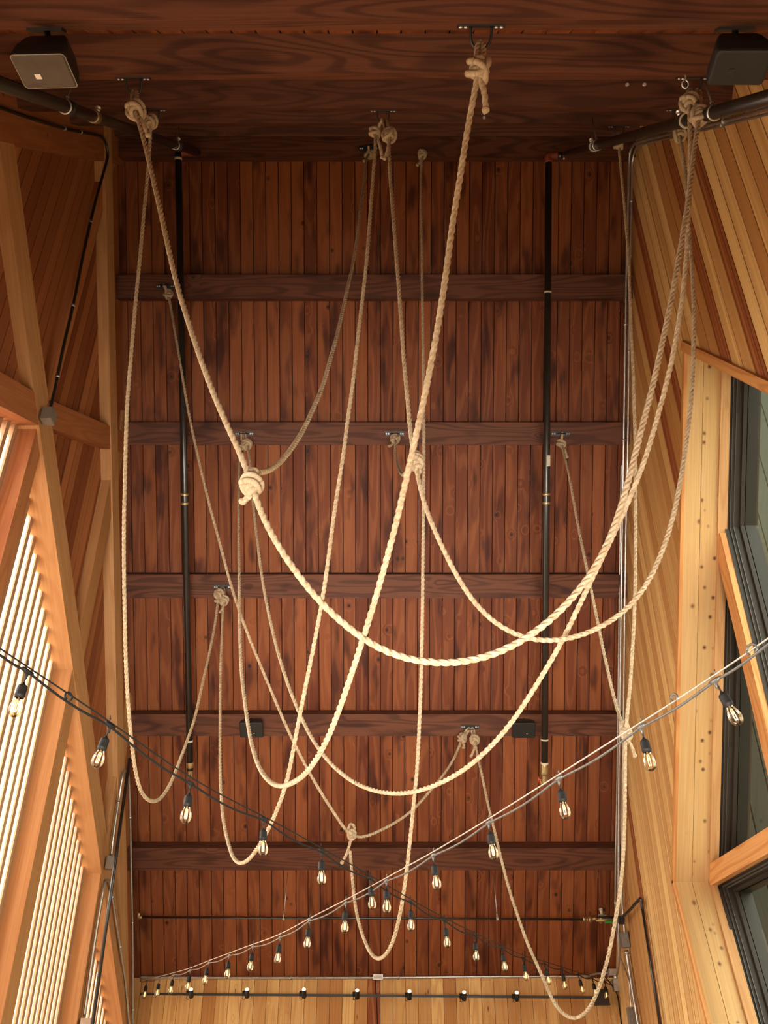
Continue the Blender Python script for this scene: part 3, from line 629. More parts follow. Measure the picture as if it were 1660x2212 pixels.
J1 = [((60,1448),(52,1553)),((238,1565),(226,1645)),((412,1690),(410,1778)),((570,1768),(574,1860)),((695,1837),(698,1921)),((801,1896),(806,1977)),((888,1947),(887,2021)),((961,1987),(966,2058)),((1026,2019),(1027,2084)),((1084,2045),(1090,2107)),((1130,2068),(1135,2123)),((1177,2080),(1186,2137)),((1215,2092),(1218,2145)),((1250,2104),(1257,2152)),((1280,2112),(1284,2149)),((1307,2119),(1307,2156))]
J2 = [((1545,1468),(1580,1567)),((1385,1568),(1392,1668)),((1207,1680),(1214,1773)),((1056,1775),(1063,1859)),((936,1846),(943,1924)),((835,1901),(836,1980)),((747,1949),(746,2020)),((669,1987),(665,2054)),((606,2023),(602,2083)),((547,2043),(543,2103)),((496,2062),(494,2118)),((452,2078),(444,2135)),((412,2094),(408,2145)),((376,2104),(371,2153)),((345,2112),(343,2157)),((318,2117),(316,2159))]
first = True
def run(J, A, B, extra0, extra1, cable, cord, lab, which, sag):
    global first
    pts = [in_plane(x, y, A, B) for (x, y), _ in J]
    ends0 = [in_plane(x, y, A, B) for x, y in extra0]; e0 = ends0[0]; g0_ = (ends0[1] - e0) / (ends0[1] - e0).length; wx = (XL + .1 if e0.x < 0 else XR) ; ends0.insert(0, e0 - g0_ * abs((wx - e0.x) / g0_.x)); ends1 = [in_plane(x, y, A, B) for x, y in extra1]
    root = empty('string_light_cable', pts[0], lab, 'string light cable', 'crossed string light cables')
    line = relax(even(spline(ends0 + pts + ends1, 0.05), 0.15), 5)
    mb = MB(); mb.tube([p + Vector((0, 0, 0.012)) for p in line], 0.0032, 8); mb.build('support_cable', cable, root)
    q = []
    allp = ends0 + pts + ends1
    for a, b in zip(allp[:-1], allp[1:]):
        L = (b - a).length
        for j in range(8):
            t = j / 8; q.append(a.lerp(b, t) + Vector((0, 0, -sag * math.sin(math.pi * t) * min(1, L) - 0.004)))
    q.append(allp[-1]); mb = MB(); mb.tube(relax(q, 1), 0.0048, 8); mb.build('power_cord', cord, root)
    for i, ((jx, jy), (bx, by)) in enumerate(J):
        p = pts[i]; b = copy_tree(BULB) if not first else BULB; first = False
        b.location = p + Vector((0, 0, -0.006))
        z = (p.y * CE + (p.z - EYE) * SE); tgt = at(bx, by, z); v = (tgt - p); v.y = 0; v.z = -abs(v.z)
        ax = math.atan2(v.x, -v.z); b.rotation_euler = (0, -max(-.30, min(.32, ax)), 0)
        n = len(J)
        b['group'] = 'bulbs on the crossed string lights'
        if i == 0: b['label'] = 'clear bulb nearest the camera on the string light from the ' + which
        elif i < n - 1: b['label'] = 'clear bulb, %s from the near end of the string light from the %s' % (ordn[i], which)
        else: b['label'] = 'clear bulb at the far corner end of the string light from the ' + which
        mb = MB(); t = (pts[min(i + 1, n - 1)] - pts[max(i - 1, 0)]).normalized()
        mb.tube([p - t * .028 + Vector((0, 0, -.002)), p - t * .012 + Vector((0, 0, -.004)), p + Vector((0, 0, -.007)), p + t * .012 + Vector((0, 0, -.004)), p + t * .028 + Vector((0, 0, -.002))], [.005, .009, .011, .009, .005], 8)
        mb.tube([p + Vector((0, 0, -.006)), p + Vector((0, 0, -.02)), p + Vector((0, 0, -.034))], [.009, .006, .0035], 8)
        mb.tube([p + Vector((0, 0, .018)) - t * .004, p + Vector((0, 0, .034)) - t * .010], [.004, .0015], 6)
        mb.build('tee_joint', M['cord'] if cord is M['cord'] else M['greycord'], root)
    return root, pts, allp
r1, p1, q1 = run(J1, A1, B1, [(-120, 1325), (0, 1412)], [(1330, 2126)], M['cord'], M['cord'], 'black string light cable running from lower left to the far right corner', 'left', 0.035)
r2, p2, q2 = run(J2, A2, B2, [(1800, 1290), (1660, 1388)], [(303, 2119)], M['cable'], M['greycord'], 'pale steel string light cable running from the right window to the far left corner', 'right', 0.03)
def loop_at(root, px, py, A, B, mat, r=0.022):
    p = in_plane(px, py, A, B); t = (B - A).normalized(); pts = [p + t * (math.cos(a) * r * 1.3) + Vector((0, 0, math.sin(a) * r + r * .7)) for a in [-.9 + k * 5.2 / 14 for k in range(15)]]
    mb = MB(); mb.tube(pts, .0045, 8); mb.build('cord_loop', mat, root)
loop_at(r1, 147, 1510, A1, B1, M['cord'], .014); loop_at(r2, 1627, 1410, A2, B2, M['greycord'], .018); loop_at(r2, 1458, 1512, A2, B2, M['greycord'], .013)

# ------------------------------------------------------------------ sprinkler pipes
def pipe_thing(name, label, cat, pts, r, mat, group=None):
    root = empty(name, Vector(pts[0]), label, cat, group); mb = MB(); mb.tube(pts, r, 20); mb.build('pipe_run', mat, root); return root
def band(root, p, d, r, w, mat, name='pipe_band'):
    mb = MB(); d = d.normalized(); mb.tube([p - d * w, p - d * w * .6, p + d * w * .6, p + d * w], [r * .97, r, r, r * .97], 20); mb.build(name, mat, root)
def hanger(root, p, d, r, L):
    d = d.normalized(); s_ = d.cross(EZ).normalized(); u = s_.cross(d).normalized()
    pts = [p + s_ * (math.cos(a) * r * 1.12) + u * (math.sin(a) * r * 1.12) for a in [math.radians(q) for q in range(-250, 71, 20)]]
    top = p + EZ * (r * 2.4); mb = MB(); mb.tube([top] + pts[::-1][1:-1] + [top], 0.006, 6); h = mb.build('clevis_ring', M['steel'], root)
    mb = MB(); mb.tube([top - EZ * .03, top + EZ * L], .0052, 8); mb.tube([top - EZ * .006, top + EZ * .01], .011, 6); mb.build('threaded_rod', M['steel'], h)
PR = 0.036
La, Lb = at_X(-60, 160, -1.86), at_X(436, 333, -1.93); d_ = (Lb - La).normalized(); La = La - d_ * 1.5
lp = pipe_thing('sprinkler_main_pipe', 'thick black pipe slanting in from the upper left edge', 'pipe', [La, Lb], PR, M['pipe'], 'black sprinkler pipes under the ridge')
for px, py in ((150, 238), (205, 262)): q = La + d_ * ((at_X(px, py, -1.88) - La).dot(d_)); band(lp, q, d_, PR * 1.22, .035, M['brass'] if px > 160 else M['pipe'])
q = La + d_ * ((at_X(138, 233, -1.88) - La).dot(d_)); hanger(lp, q, d_, PR, .16)
q = La + d_ * ((at_X(377, 312, -1.92) - La).dot(d_)); hanger(lp, q, d_, PR, .30)
q = La + d_ * ((at_X(386, 316, -1.92) - La).dot(d_)); band(lp, q, d_, PR * 1.25, .04, M['pipe']); band(lp, Lb - d_ * .02, d_, PR * 1.08, .02, M['pipe'], 'end_cap')
for px, py in ((200, 247), (386, 306)):
    q = La + d_ * ((at_X(px, py, -1.9) - La).dot(d_)) + EZ * PR; mb = MB(); lathe(mb, q, EZ, [(-.01, .008), (.03, .008), (.03, .016), (.04, .016), (.04, .006), (.06, .006), (.06, .019), (.064, .019), (.064, .001)], 12); mb.build('sprinkler_head', M['bolt'], lp)
T1 = at_X(385, 330, -2.06); T2 = at_X(411, 1668, -2.06)
e_ = (T2 - T1).normalized(); ld = pipe_thing('sprinkler_drop_pipe', 'long black pipe running down the ceiling at left', 'pipe', [T1, T2 - e_ * .02], PR * .93, M['pipe'], 'black pipes down the board ceiling')
mb = MB(); mb.tube([T1 + (Lb - d_ * .22 - T1) * t for t in (0, .5, 1)], PR * 1.05, 14); mb.build('tee_fitting', M['rust'], ld)
def mark(root, T, e, X, px, py, r, w, mat, nm='pipe_band'): q = at_X(px, py, X); band(root, T + e * ((q - T).dot(e)), e, r, w, mat, nm)
mark(ld, T1, e_, -2.06, 386, 344, PR * 1.05, .012, M['ivory']); mark(ld, T1, e_, -2.06, 401, 1068, PR * 1.16, .014, M['brass']); mark(ld, T1, e_, -2.06, 401, 1077, PR * 1.12, .05, M['pipe'], 'coupling'); mark(ld, T1, e_, -2.06, 402, 1087, PR * 1.16, .014, M['brass'])
mark(ld, T1, e_, -2.06, 410, 1653, PR * 1.08, .03, M['brass']); mark(ld, T1, e_, -2.06, 411, 1668, PR * .8, .05, M['brass'], 'end_plug'); mark(ld, T1, e_, -2.06, 410, 1600, PR * 1.02, .01, M['ivory'])
Ra, Rb = at_X(1740, 188, 1.80), at_X(1224, 333, 1.81); d_ = (Rb - Ra).normalized(); Ra = Ra - d_ * 1.5
rp = pipe_thing('sprinkler_main_pipe', 'thick dusty black pipe slanting in from the upper right edge', 'pipe', [Ra, Rb], PR, M['pipe'], 'black sprinkler pipes under the ridge')
for px, py in ((1478, 258), (1280, 316)): q = Ra + d_ * ((at_X(px, py, 1.80) - Ra).dot(d_)); band(rp, q, d_, PR * 1.25, .045, M['pipe']); band(rp, q + d_ * -.045, d_, PR * 1.28, .007, M['ivory'])
for px, py, L in ((1545, 238, .18), (1290, 312, .30)): q = Ra + d_ * ((at_X(px, py, 1.80) - Ra).dot(d_)); hanger(rp, q, d_, PR, L)
for px, py in ((1279, 312), (1474, 250)):
    q = Ra + d_ * ((at_X(px, py, 1.80) - Ra).dot(d_)) + EZ * PR; mb = MB(); lathe(mb, q, EZ, [(-.01, .008), (.03, .008), (.03, .016), (.04, .016), (.04, .006), (.06, .006), (.06, .019), (.064, .019), (.064, .001)], 12); mb.build('sprinkler_head', M['bolt'], rp)
T1 = at_X(1186, 336, 1.64); T2 = at_X(1177, 1668, 1.64); e_ = (T2 - T1).normalized()
rd = pipe_thing('sprinkler_drop_pipe', 'long black pipe running down the ceiling at right, tape band on it', 'pipe', [T1 + e_ * .06, T2 - e_ * .04], PR * .93, M['pipe'], 'black pipes down the board ceiling')
mb = MB(); mb.tube(relax(spline([T1 + e_ * .07, T1 + e_ * .01, T1 + EX * .03, T1 + EX * .09], .01), 2), PR * 1.1, 16); mb.build('red_elbow', M['rust'], rd)
mb = MB(); mb.tube([T1 + EX * .08, T1 + EX * .15], PR * .8, 16); mb.build('nipple', M['pipe'], rd)
mb = MB(); mb.tube([T1 + EX * .075, T1 + EX * .085], PR * 1.05, 16); mb.tube([T1 + EX * .145, T1 + EX * .16], PR * 1.05, 16); mb.build('pale_ring', M['ivory'], rd)
mb = MB(); mb.tube([T1 + EX * .16, Rb], PR * 1.02, 16); mb.build('reducer', M['rust'], rd)
X_ = 1.64
mark(rd, T1, e_, X_, 1186, 346, PR * 1.02, .012, M['ivory']); mark(rd, T1, e_, X_, 1184, 631, PR * 1.06, .008, M['ivory'])
mark(rd, T1, e_, X_, 1181, 1068, PR * 1.14, .013, M['brass']); mark(rd, T1, e_, X_, 1181, 1077, PR * 1.10, .05, M['pipe'], 'coupling'); mark(rd, T1, e_, X_, 1181, 1087, PR * 1.14, .013, M['brass'])
mark(rd, T1, e_, X_, 1177, 1597, PR * 1.1, .008, M['ivory']); mark(rd, T1, e_, X_, 1177, 1648, PR * 1.12, .010, M['ivory']); mark(rd, T1, e_, X_, 1177, 1661, PR * 1.08, .06, M['brass'], 'threaded_end'); mark(rd, T1, e_, X_, 1176, 1680, PR * .75, .06, M['brass'], 'drain_valve')
q = at_X(1166, 1684, X_ - .02); mb = MB(); mb.tube([q + EX * .05, q], .010, 8); mb.build('valve_stem', M['brass'], rd)
mb = MB(); mb.tube([q + c2w(-.01, .03, 0), q + c2w(0, -.035, 0)], .009, 8); mb.build('red_lever', M['red'], rd); mb = MB(); mb.tube([q + c2w(.005, -.01, 0), q + c2w(.035, -.06, 0)], .007, 8); mb.build('yellow_lever', M['yellow'], rd)
q = T1 + e_ * ((at_X(1185, 995, X_) - T1).dot(e_)) - S1.cross(EX) * 0; mb = MB(); n_ = N1; mb.box(q + N1 * 0, e_, EX, N1, -.055, .055, -.006, .03, PR * .9, PR * .95); mb.build('paper_label', M['ivory'], rd)

# thin black gas pipe across the lowest bay with its valve
g0, g1 = far_roof(303, 1981, 9.22), far_roof(1262, 1986, 9.22)
gp = pipe_thing('gas_pipe', 'thin black pipe hung straight across the lowest ceiling bay', 'pipe', [g0, g1], .012, M['pipe'])
mb = MB(); mb.tube(relax(spline([g0 + EX * .02, g0 - EX * .015, g0 - EX * .02 + EZ * .04], .006), 2), .017, 10); mb.build('brass_elbow', M['brass'], gp)
for (ax, ay), (bx, by) in (((613, 1983), (622, 1886)), ((1075, 1983), (1066, 1887))):
    a = far_roof(ax, ay, 9.20); b = far_roof(bx, by, 9.478); mb = MB(); mb.tube([a, b], .0042, 6); mb.tube([a + (b - a) * .03, a + (b - a) * .12], .008, 6); mb.build('hanger_rod', M['steel'], gp)
    mb = MB(); c = far_roof(ax, 1984, 9.22); mb.tube([c - EX * .012, c + EX * .012], .018, 10); mb.build('hanger_clip', M['ivory'], gp)
def FRp(x, y, d=9.22): return far_roof(x, y, d)
vr = empty('gas_valve', FRp(1290, 1986), 'brass valve cluster with green tag at the right end of the gas pipe', 'valve')
mb = MB()
for x0, x1, r in ((1260, 1266, .026), (1266, 1272, .022), (1272, 1277, .028)): mb.tube([FRp(x0, 1986), FRp(x1, 1986)], r, 12)
mb.build('union_nut', M['brass'], vr)
mb = MB(); mb.tube([FRp(1277, 1986), FRp(1286, 1984), FRp(1292, 1986)], .018, 10); mb.tube([FRp(1288, 1987), FRp(1327, 1987)], .020, 12); mb.tube([FRp(1299, 1994), FRp(1299, 1976)], .016, 10); mb.build('valve_body', M['brass'], vr)
mb = MB(); mb.tube([FRp(1301, 1976, 9.17), FRp(1298.5, 1964, 9.15)], [.012, .018], 10); mb.tube([FRp(1293, 1977, 9.17), FRp(1311, 1977, 9.17)], .006, 6); mb.build('valve_handle', M['ivory'], vr)
mb = MB(); mb.tube([FRp(1294, 1980, 9.15), FRp(1334, 1982, 9.15)], .013, 8); mb.build('black_hose', M['cord'], vr)
mb = MB(); c = FRp(1317, 1991, 9.16); mb.box(c, EX, S1, N1, -.048, .05, -.012, .014, 0, .008); mb.build('green_tag', M['green'], vr)
mb = MB(); a = at_X(1345, 1981, 2.50); mb.tube([FRp(1334, 1982, 9.15), a], .014, 10); mb.tube(relax(spline([a, at_X(1362, 1965, 2.52), at_X(1384, 1941, 2.54), at_X(1386, 1946, 2.55), at_X(1389, 1965, 2.555)], .03), 1), .015, 12)
mb.tube([at_X(1389, 1965, 2.555), at_X(1431, 2240, 2.555)], .0135, 12)
tag(mb.build('gas_riser_pipe', M['pipe']), 'black pipe bent down the right wall from the brass valve', 'pipe')
mb = MB(); c = at_X(1343, 1988, 2.50); mb.box(c, EX, S1, N1, -.03, .03, -.035, .035, -.02, .02); tag(mb.build('junction_block', M['black'], bevel=.003), 'small black block where the riser pipe meets the valve', 'pipe fitting')

# ------------------------------------------------------------------ conduits and boxes
def conduit(label, pts, r, mat, straps=(), cat='conduit', group='metal conduits on the walls', name='conduit', sm=3):
    P = [Vector(p) for p in pts]; Q = relax(spline(P, 0.03), sm); root = empty(name, P[0], label, cat, group)
    mb = MB(); mb.tube(Q, r, 10); mb.build('tube_run', mat, root)
    for s_ in straps:
        q = min(range(len(Q)), key=lambda i: (Q[i] - s_).length); t = (Q[min(q + 1, len(Q) - 1)] - Q[max(q - 1, 0)]).normalized(); mb = MB(); mb.tube([Q[q] - t * .013, Q[q] + t * .013], r * 1.45, 10); mb.build('strap', M['steel'], root)
    return root
def XP(l, X): return [at_X(x, y, X) for x, y in l]
XC = -2.725
conduit('dark conduit bending off the top left rafter down to the upper grey box', XP([(-400, 92), (-30, 220), (0, 232), (75, 258), (150, 280), (205, 291), (222, 297), (231, 315), (233, 338), (226, 365)], XC) + XP([(205, 440), (180, 550), (158, 660), (138, 745), (120, 835), (112, 868), (107, 890)], XC), .0135, M['pipe'], XP([(141, 279), (176, 288), (200, 487), (158, 662), (120, 805)], XC))
def wbox(name, label, px, py, X, w, h, d, mat):
    c = at_X(px, py, X); e = Vector((0, 0, 1)); mb = MB(); mb.box(c, EX, EY, EZ, -d / 2, d / 2, -w / 2, w / 2, -h / 2, h / 2)
    root = empty(name, c, label, 'electrical box', 'grey electrical boxes'); mb.build('box_body', mat, root, bevel=.005)
    s_ = -1 if X > 0 else 1; mb = MB(); mb.box(c + EX * s_ * d / 2, EX, EY, EZ, 0, s_ * .004, -w / 2 + .006, w / 2 - .006, -h / 2 + .006, h / 2 - .006); mb.build('cover_plate', M['steel'] if mat is M['steel'] else M['boxm'], root); return root
wbox('junction_box', 'grey junction box on the node of the left wall timbers', 105, 899, -2.69, .10, .115, .085, M['boxm'])
wbox('junction_box', 'grey junction box on the third left post, behind the black pole', 240, 1864, -2.69, .085, .12, .075, M['boxm'])
wbox('junction_box', 'silver box at the bottom edge below the left conduits', 188, 2212, -2.68, .12, .09, .09, M['steel'])
conduit('grey conduit looping from the left rafter down to the third post box', XP([(286, 1990), (283, 1850), (281, 1750), (279, 1690), (276, 1668), (270, 1664), (265, 1675)], -2.71) + XP([(258, 1720), (250, 1770), (243, 1822), (241, 1850)], XC), .0125, M['steel'], XP([(255, 1730)], XC) + XP([(281, 1765)], -2.71))
conduit('grey conduit from that bend on down the rafter to the bottom left', XP([(286, 1990), (287, 2080), (287, 2180), (288, 2240)], -2.71), .0125, M['steel'], XP([(287, 2180)], -2.71))
conduit('long thin looped conduit over the small slat screen at lower left', XP([(182, 2195), (192, 2120), (205, 2030), (218, 1950), (226, 1910), (231, 1899), (236, 1903), (241, 1925), (252, 1995), (262, 2060), (272, 2130), (281, 2230)], XC), .0125, M['steel'], XP([(243, 1940), (258, 2052)], XC))
mb = MB(); mb.tube([at_X(280, 1638, -2.60), at_X(197, 2235, -2.60)], .0165, 12); tag(mb.build('black_pole', M['pipe']), 'straight black pole standing before the lower left wall', 'pole')
XD = 2.52
conduit('left one of the steel conduits at the right edge of the ceiling', XP([(1340, 940), (1343, 1000), (1340, 1200), (1337, 1450), (1334, 1700), (1331, 1850), (1330, 1990), (1330, 2010)], XD)[1:], .011, M['steel'], XP([(1336, 1278), (1336, 1418), (1333, 1577), (1330, 1950)], XD))
conduit('middle steel conduit, bending from under the right main pipe down the ceiling edge', XP([(2050, 122), (1700, 221), (1660, 234), (1560, 263), (1450, 289), (1400, 301), (1374, 309), (1364, 322), (1360, 350), (1357, 480), (1353, 640), (1348, 950), (1344, 1200), (1341, 1450), (1338, 1700), (1337, 1900), (1338, 2040), (1337, 2082), (1333, 2105)], XD), .014, M['steel'], XP([(1354, 700), (1346, 950), (1566, 262)], XD))
conduit('right steel conduit at the ceiling edge, ending in the upper right grey box', XP([(2050, 142), (1700, 235), (1660, 246), (1560, 271), (1460, 295), (1410, 306), (1380, 315), (1371, 330), (1367, 355), (1364, 480), (1361, 640), (1357, 950), (1352, 1200), (1349, 1450), (1346, 1700), (1344, 1860), (1345, 1950), (1349, 2000), (1350, 2018)], XD + .02), .011, M['steel'], XP([(1366, 435), (1364, 594), (1358, 760), (1560, 271)], XD + .02))
wbox('junction_box', 'grey box on the right wall below the valve', 1350, 2030, 2.55, .10, .15, .07, M['boxm'])
wbox('junction_box', 'grey box at the bottom of the right wall', 1366, 2194, 2.55, .10, .15, .07, M['boxm'])
conduit('thick steel conduit running from the right grey box to the bottom edge', XP([(1354, 2052), (1358, 2080), (1366, 2130), (1373, 2170), (1383, 2230)], 2.56), .018, M['steel'], XP([(1355, 2056)], 2.56))
conduit('thin grey cable hanging beside the right grey boxes', XP([(1333, 1990), (1334, 2020), (1340, 2065), (1350, 2090), (1360, 2120), (1362, 2150), (1365, 2180)], 2.54), .007, M['steel'])
ec = lambda x, y, o=.03: at_F(x, y, END_F - o)
conduit('long straight steel conduit along the top of the end wall', [ec(303, 2111), ec(500, 2112), ec(812, 2112), ec(1000, 2110), ec(1250, 2109), ec(1272, 2107), ec(1292, 2102), ec(1318, 2101)], .014, M['steel'], [ec(628, 2113), ec(863, 2111)])
c = ec(817, 2111, .04); mb = MB(); mb.box(c, EY, EX, EZ, -.035, .035, -.055, .055, -.026, .026); bx = tag(mb.build('outlet_box', M['steel'], bevel=.012), 'small rounded steel box in the middle of the end wall conduit', 'electrical box'); mb = MB(); mb.box(c, EY, EX, EZ, -.04, -.034, -.042, .042, -.015, .015); mb.build('lid', M['ivory'], bx)
c = ec(1325, 2100, .06); mb = MB(); mb.box(c, EY, EX, EZ, -.05, .05, -.055, .045, -.035, .03); tag(mb.build('corner_box', M['steel'], bevel=.006), 'flat steel box at the far right top corner', 'electrical box')
c = ec(1333, 2126, .05); mb = MB(); mb.box(c, EY, EX, EZ, -.05, .04, -.045, .04, -.07, .05); mb.tube([c + EZ * .05, c + EZ * .085], .03, 12); tag(mb.build('corner_box', M['steel'], bevel=.01), 'bulky steel box under the flat one in the far right corner', 'electrical box')
def cordobj(label, pts, r=.006): mb = MB(); mb.tube(relax(spline(pts, .03), 2), r, 8); tag(mb.build('power_cord', M['cord']), label, 'cord', 'black cords on the end wall')
cordobj('black cord hanging from the end wall outlet box', [ec(812, 2116, .02), ec(812, 2135, .05), ec(814, 2165, .03), ec(816, 2215, .02), ec(816, 2240, .02)])
cordobj('black cord dropping from the far right corner box', [ec(1310, 2112, .1), ec(1322, 2128, .08), ec(1331, 2140, .05), ec(1336, 2155, .04), ec(1339, 2180, .02), ec(1346, 2230, .02)])
# spotlight rail on the end wall
r0, r1_ = ec(303, 2147, .13), ec(1290, 2154.5, .13)
mb = MB(); e = (r1_ - r0).normalized(); mb.box(r0, e, EY, EZ, 0, (r1_ - r0).length, -.014, .014, -.012, .012)
tag(mb.build('light_rail', M['black']), 'black rail carrying small spotlights across the end wall', 'light rail')
mb = MB(); c = ec(1301, 2154, .09); mb.box(c, EY, EX, EZ, -.06, .06, -.075, .065, -.075, .075); tb = tag(mb.build('transformer_box', M['darkbox'], bevel=.004), 'dark brown box at the right end of the spotlight rail', 'electrical box'); mb = MB(); mb.box(c, EY, EX, EZ, -.063, .063, -.08, .07, -.08, -.065); mb.build('box_base', M['black'], tb)
SPX = [(413, 2147), (534, 2147), (657, 2147), (772, 2149), (885, 2151), (1003, 2153), (1117, 2154)]
spn = ['leftmost spotlight on the end wall rail, behind a hanging bulb', 'second spotlight from the left on the rail', 'third spotlight from the left on the rail', 'fourth spotlight from the left, just left of the hanging cord', 'fifth spotlight from the left, just right of the hanging cord', 'sixth spotlight from the left, brightest glow', 'rightmost spotlight on the end wall rail']
SP = empty('rail_spotlight', Vector((0, 0, 0)), 'x', 'spotlight', 'small spotlights on the rail')
mb = MB(); lathe(mb, Vector((0, 0, -.045)), EZ, [(0, .001), (0, .026), (.085, .026), (.088, .024), (.088, .0235), (.070, .0235)], 18, True); mb.build('can', M['black'], SP)
mb = MB(); mb.tube([Vector((0, 0, .028)), Vector((0, 0, .050))], [.022, .020], 16); mb.build('lens', M['lens'], SP)
mb = MB(); mb.box(Vector((0, 0, 0)), EX, EY, EZ, -.05, -.02, -.016, .016, -.018, .018); mb.tube([Vector((-.04, -.02, -.02)), Vector((-.045, -.03, -.045)), Vector((-.02, -.025, -.05))], .004, 6); mb.build('clamp', M['black'], SP)
for i, (x, y) in enumerate(SPX):
    o = SP if i == 0 else copy_tree(SP); o.location = ec(x, y - 1.5, .17); o.rotation_euler = (math.radians(38), 0, 0); o['label'] = spn[i]

# ------------------------------------------------------------------ loudspeakers
def rrect(w, h, r, n=5):
    out = []
    for cx, cy, a0 in ((w - r, h - r, 0), (-w + r, h - r, 90), (-w + r, -h + r, 180), (w - r, -h + r, 270)):
        for k in range(n + 1): a = math.radians(a0 + 90 * k / n); out.append((cx + r * math.cos(a), cy + r * math.sin(a)))
    return out
def speaker(c, ex, ey, w, h, dep, grille, rim, label, mount, badge=None, small=False, grp=None):
    """c centre of the grille, ex along its width, ey along its height, back = away from the listener"""
    ex = ex.normalized(); ey = (ey - ex * ey.dot(ex)).normalized(); bk = ex.cross(ey)
    if bk.z < 0: bk = -bk
    root = empty('loudspeaker', c, label, 'loudspeaker', grp); mb = MB()
    secs = [(0.0, 1.0, 1.0), (.06, 1.02, 1.02), (.45, .96, .93), (.85, .80, .72), (1.0, .70, .60)]
    R = [[c + ex * x * sx + ey * y * sy + bk * dep * t for x, y in rrect(w / 2, h / 2, .018)] for t, sx, sy in secs]; n = len(R[0])
    for A, B in zip(R[:-1], R[1:]):
        for k in range(n): mb.face((A[k], A[(k + 1) % n], B[(k + 1) % n], B[k]), smooth_=True)
    mb.face(R[-1]); mb.face(R[0]); mb.build('cabinet', M['spk'], root)
    F = [[c - bk * z + ex * x + ey * y for x, y in rrect(w / 2 * f, h / 2 * f, .016)] for f, z in ((.985, 0), (.975, .004), (.90, .007))]; mb = MB()
    for A, B in zip(F[:-1], F[1:]):
        for k in range(n): mb.face((A[k], A[(k + 1) % n], B[(k + 1) % n], B[k]))
    mb.face(F[-1]); g = mb.build('grille', grille, root)
    if rim:
        mb = MB(); rr = [c - bk * .0035 + ex * x + ey * y for x, y in rrect(w / 2 * .985, h / 2 * .98, .016)]; mb.tube(rr + [rr[0], rr[1]], .0022, 6); mb.build('rim', rim, root)
    if badge is not None:
        bx, by, bw, bh, bm, txt = badge; q = c - bk * .008 + ex * bx + ey * by; mb = MB(); mb.box(q, ex, ey, bk, -bw, bw, -bh, bh, -.002, .001); mb.build('badge', bm, g)
        if txt:
            cu = bpy.data.curves.new('t', 'FONT'); cu.body = txt; cu.size = bh * 1.7; cu.align_x = 'CENTER'; cu.align_y = 'CENTER'; cu.extrude = .0006
            tmp = bpy.data.objects.new('t', cu); COL.objects.link(tmp); me = bpy.data.meshes.new_from_object(tmp.evaluated_get(bpy.context.evaluated_depsgraph_get())); bpy.data.objects.remove(tmp)
            me.name = 'badge_lettering'; rt = ex if ex.x > 0 else -ex; up = ey; nn = rt.cross(up)
            mt = Matrix.Translation(q - bk * .003) @ Matrix((rt, up, nn)).transposed().to_4x4(); me.transform(mt); me.materials.clear(); me.materials.append(M['white'] if bm is not M['black'] and False else M['amber'])
            lo = bpy.data.objects.new('badge_lettering', me); COL.objects.link(lo); lo.parent = g; lo.matrix_parent_inverse = Matrix.Translation(-root.location)
    bc = c + bk * dep * .95; mb = MB(); mb.tube([bc - bk * .01, bc + (mount - bc) * .45, mount], .013, 10); mb.build('mount_arm', M['black'], root)
    return root
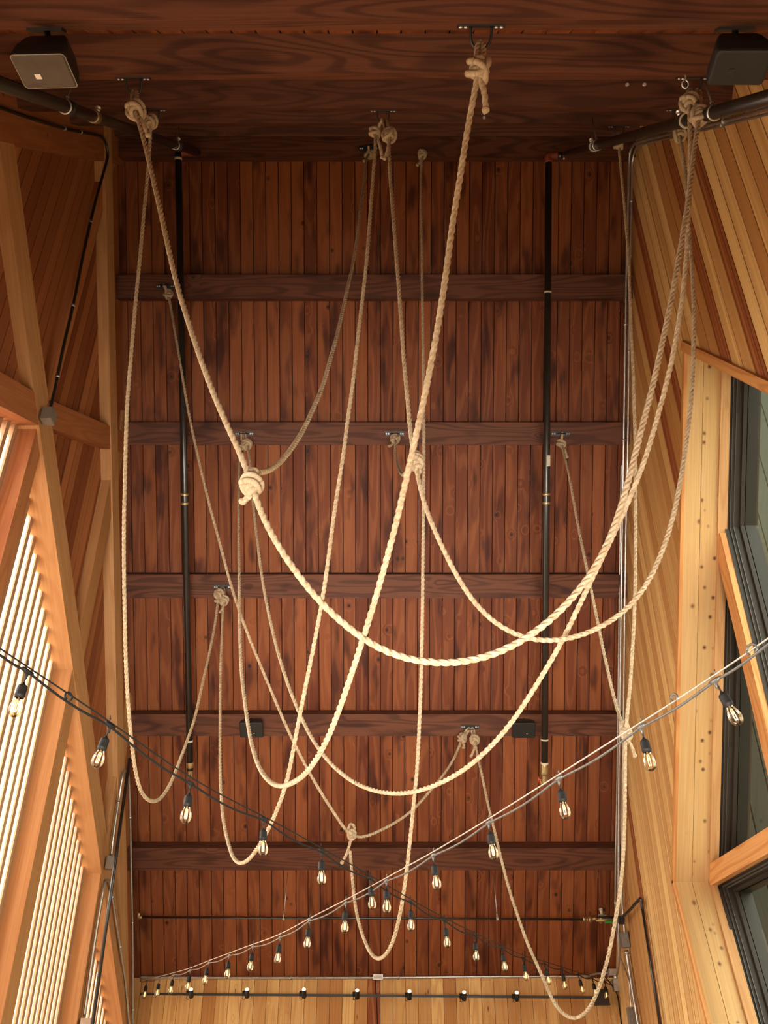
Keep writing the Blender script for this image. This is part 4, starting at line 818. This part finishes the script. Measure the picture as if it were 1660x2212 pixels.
# near pair under the topmost beam
def near_spk(cc, exc, eyc, label, grille, rim, badge, mpx):
    c = c2w(*cc) + EZ * EYE; ex = c2w(*exc); ey = c2w(*eyc)
    m_ = near_roof(*mpx); r = speaker(c, ex, ey, .235, .165, .15, grille, rim, label, m_, badge, grp='large loudspeakers under the topmost beam')
    mb = MB(); mb.box(m_, EX, S2, N2, -.075, .075, -.03, .03, -.001, .012); mb.build('mount_plate', M['black'], r)
near_spk((-1.428, 1.855, 3.698), (.9977, -.0127, -.0666), (-.0555, .4105, -.9102), 'large loudspeaker with dull brown grille at the top left corner', M['grille'], M['rim'], (-.034, -.020, .0125, .0125, M['white'], None), (100, 62))
near_spk((1.499, 1.87, 3.701), (.9964, -.0394, -.0753), (-.0502, .4428, -.8952), 'large all black loudspeaker with orange lettered badge at the top right corner', M['grille_b'], None, (-.033, -.012, .012, .012, M['black'], 'JBL'), (1588, 60))
# far pair on the beam
def far_spk(px, py, label, w):
    c = far_roof(px, py, 9.478 - BH - .16); m_ = far_roof(px, 1552, 9.478 - BH + .01)
    ex = EX; ey = -S1 + N1 * .28
    speaker(c, ex, ey, w, .185, .13, M['grille_b'] if px > 900 else M['grille_b'], None, label, m_, (.03, -.035, .006, .004, M['white'], None), grp='small loudspeakers on the fifth beam')
far_spk(543, 1577, 'small black loudspeaker on the beam at left', .245); far_spk(1133, 1578, 'small black loudspeaker on the beam at right, beside the pipe', .24)
# little hardware
mb = MB(); c = at(1481, 182, 3.85); pts = [c + c2w(math.cos(a) * .014, math.sin(a) * .017, 0) for a in [math.radians(90 + q) for q in range(20, 341, 20)]]; top = c + c2w(0.001, .034, 0); mb.tube([top] + pts + [top + c2w(.002, -.004, 0)], .0028, 7)
mb.tube([top, near_roof(1482, 159, .8)], .0028, 7)
tag(mb.build('eye_hook', M['bolt']), 'small white metal eye hook above the right knots', 'hook')
for px, py, l in ((1047, 245, 'upper of two dark hex bolts right of the thick rope'), (1046, 254, 'lower of two dark hex bolts right of the thick rope'), (1355, 183, 'left pale bolt on the beam face at upper right'), (1392, 183, 'right pale bolt on the beam face at upper right')):
    yy = 233 if py > 200 else 172; c = near_roof(px, py, .8 - 0.0) ; 
    z = 7.0 if py > 200 else 6.2
    s_ = nb[3][1] if py < 200 else nb[4][1]
    # the bolt sits on the eave side face of its beam
    o_ = RIDGE + S2 * (nb[4][1] if py < 220 else nb[5][1]); r_ = ray(px, py); t_ = (o_ - Vector((0, 0, EYE))).dot(S2) / r_.dot(S2); c = Vector((0, 0, EYE)) + r_ * t_
    mb = MB(); mb.tube([c - S2 * .004, c + S2 * .016], .014, 6); mb.tube([c + S2 * .012, c + S2 * .028], .008, 8); tag(mb.build('bolt', M['bolt'] if py < 220 else M['steel']), l, 'bolt')
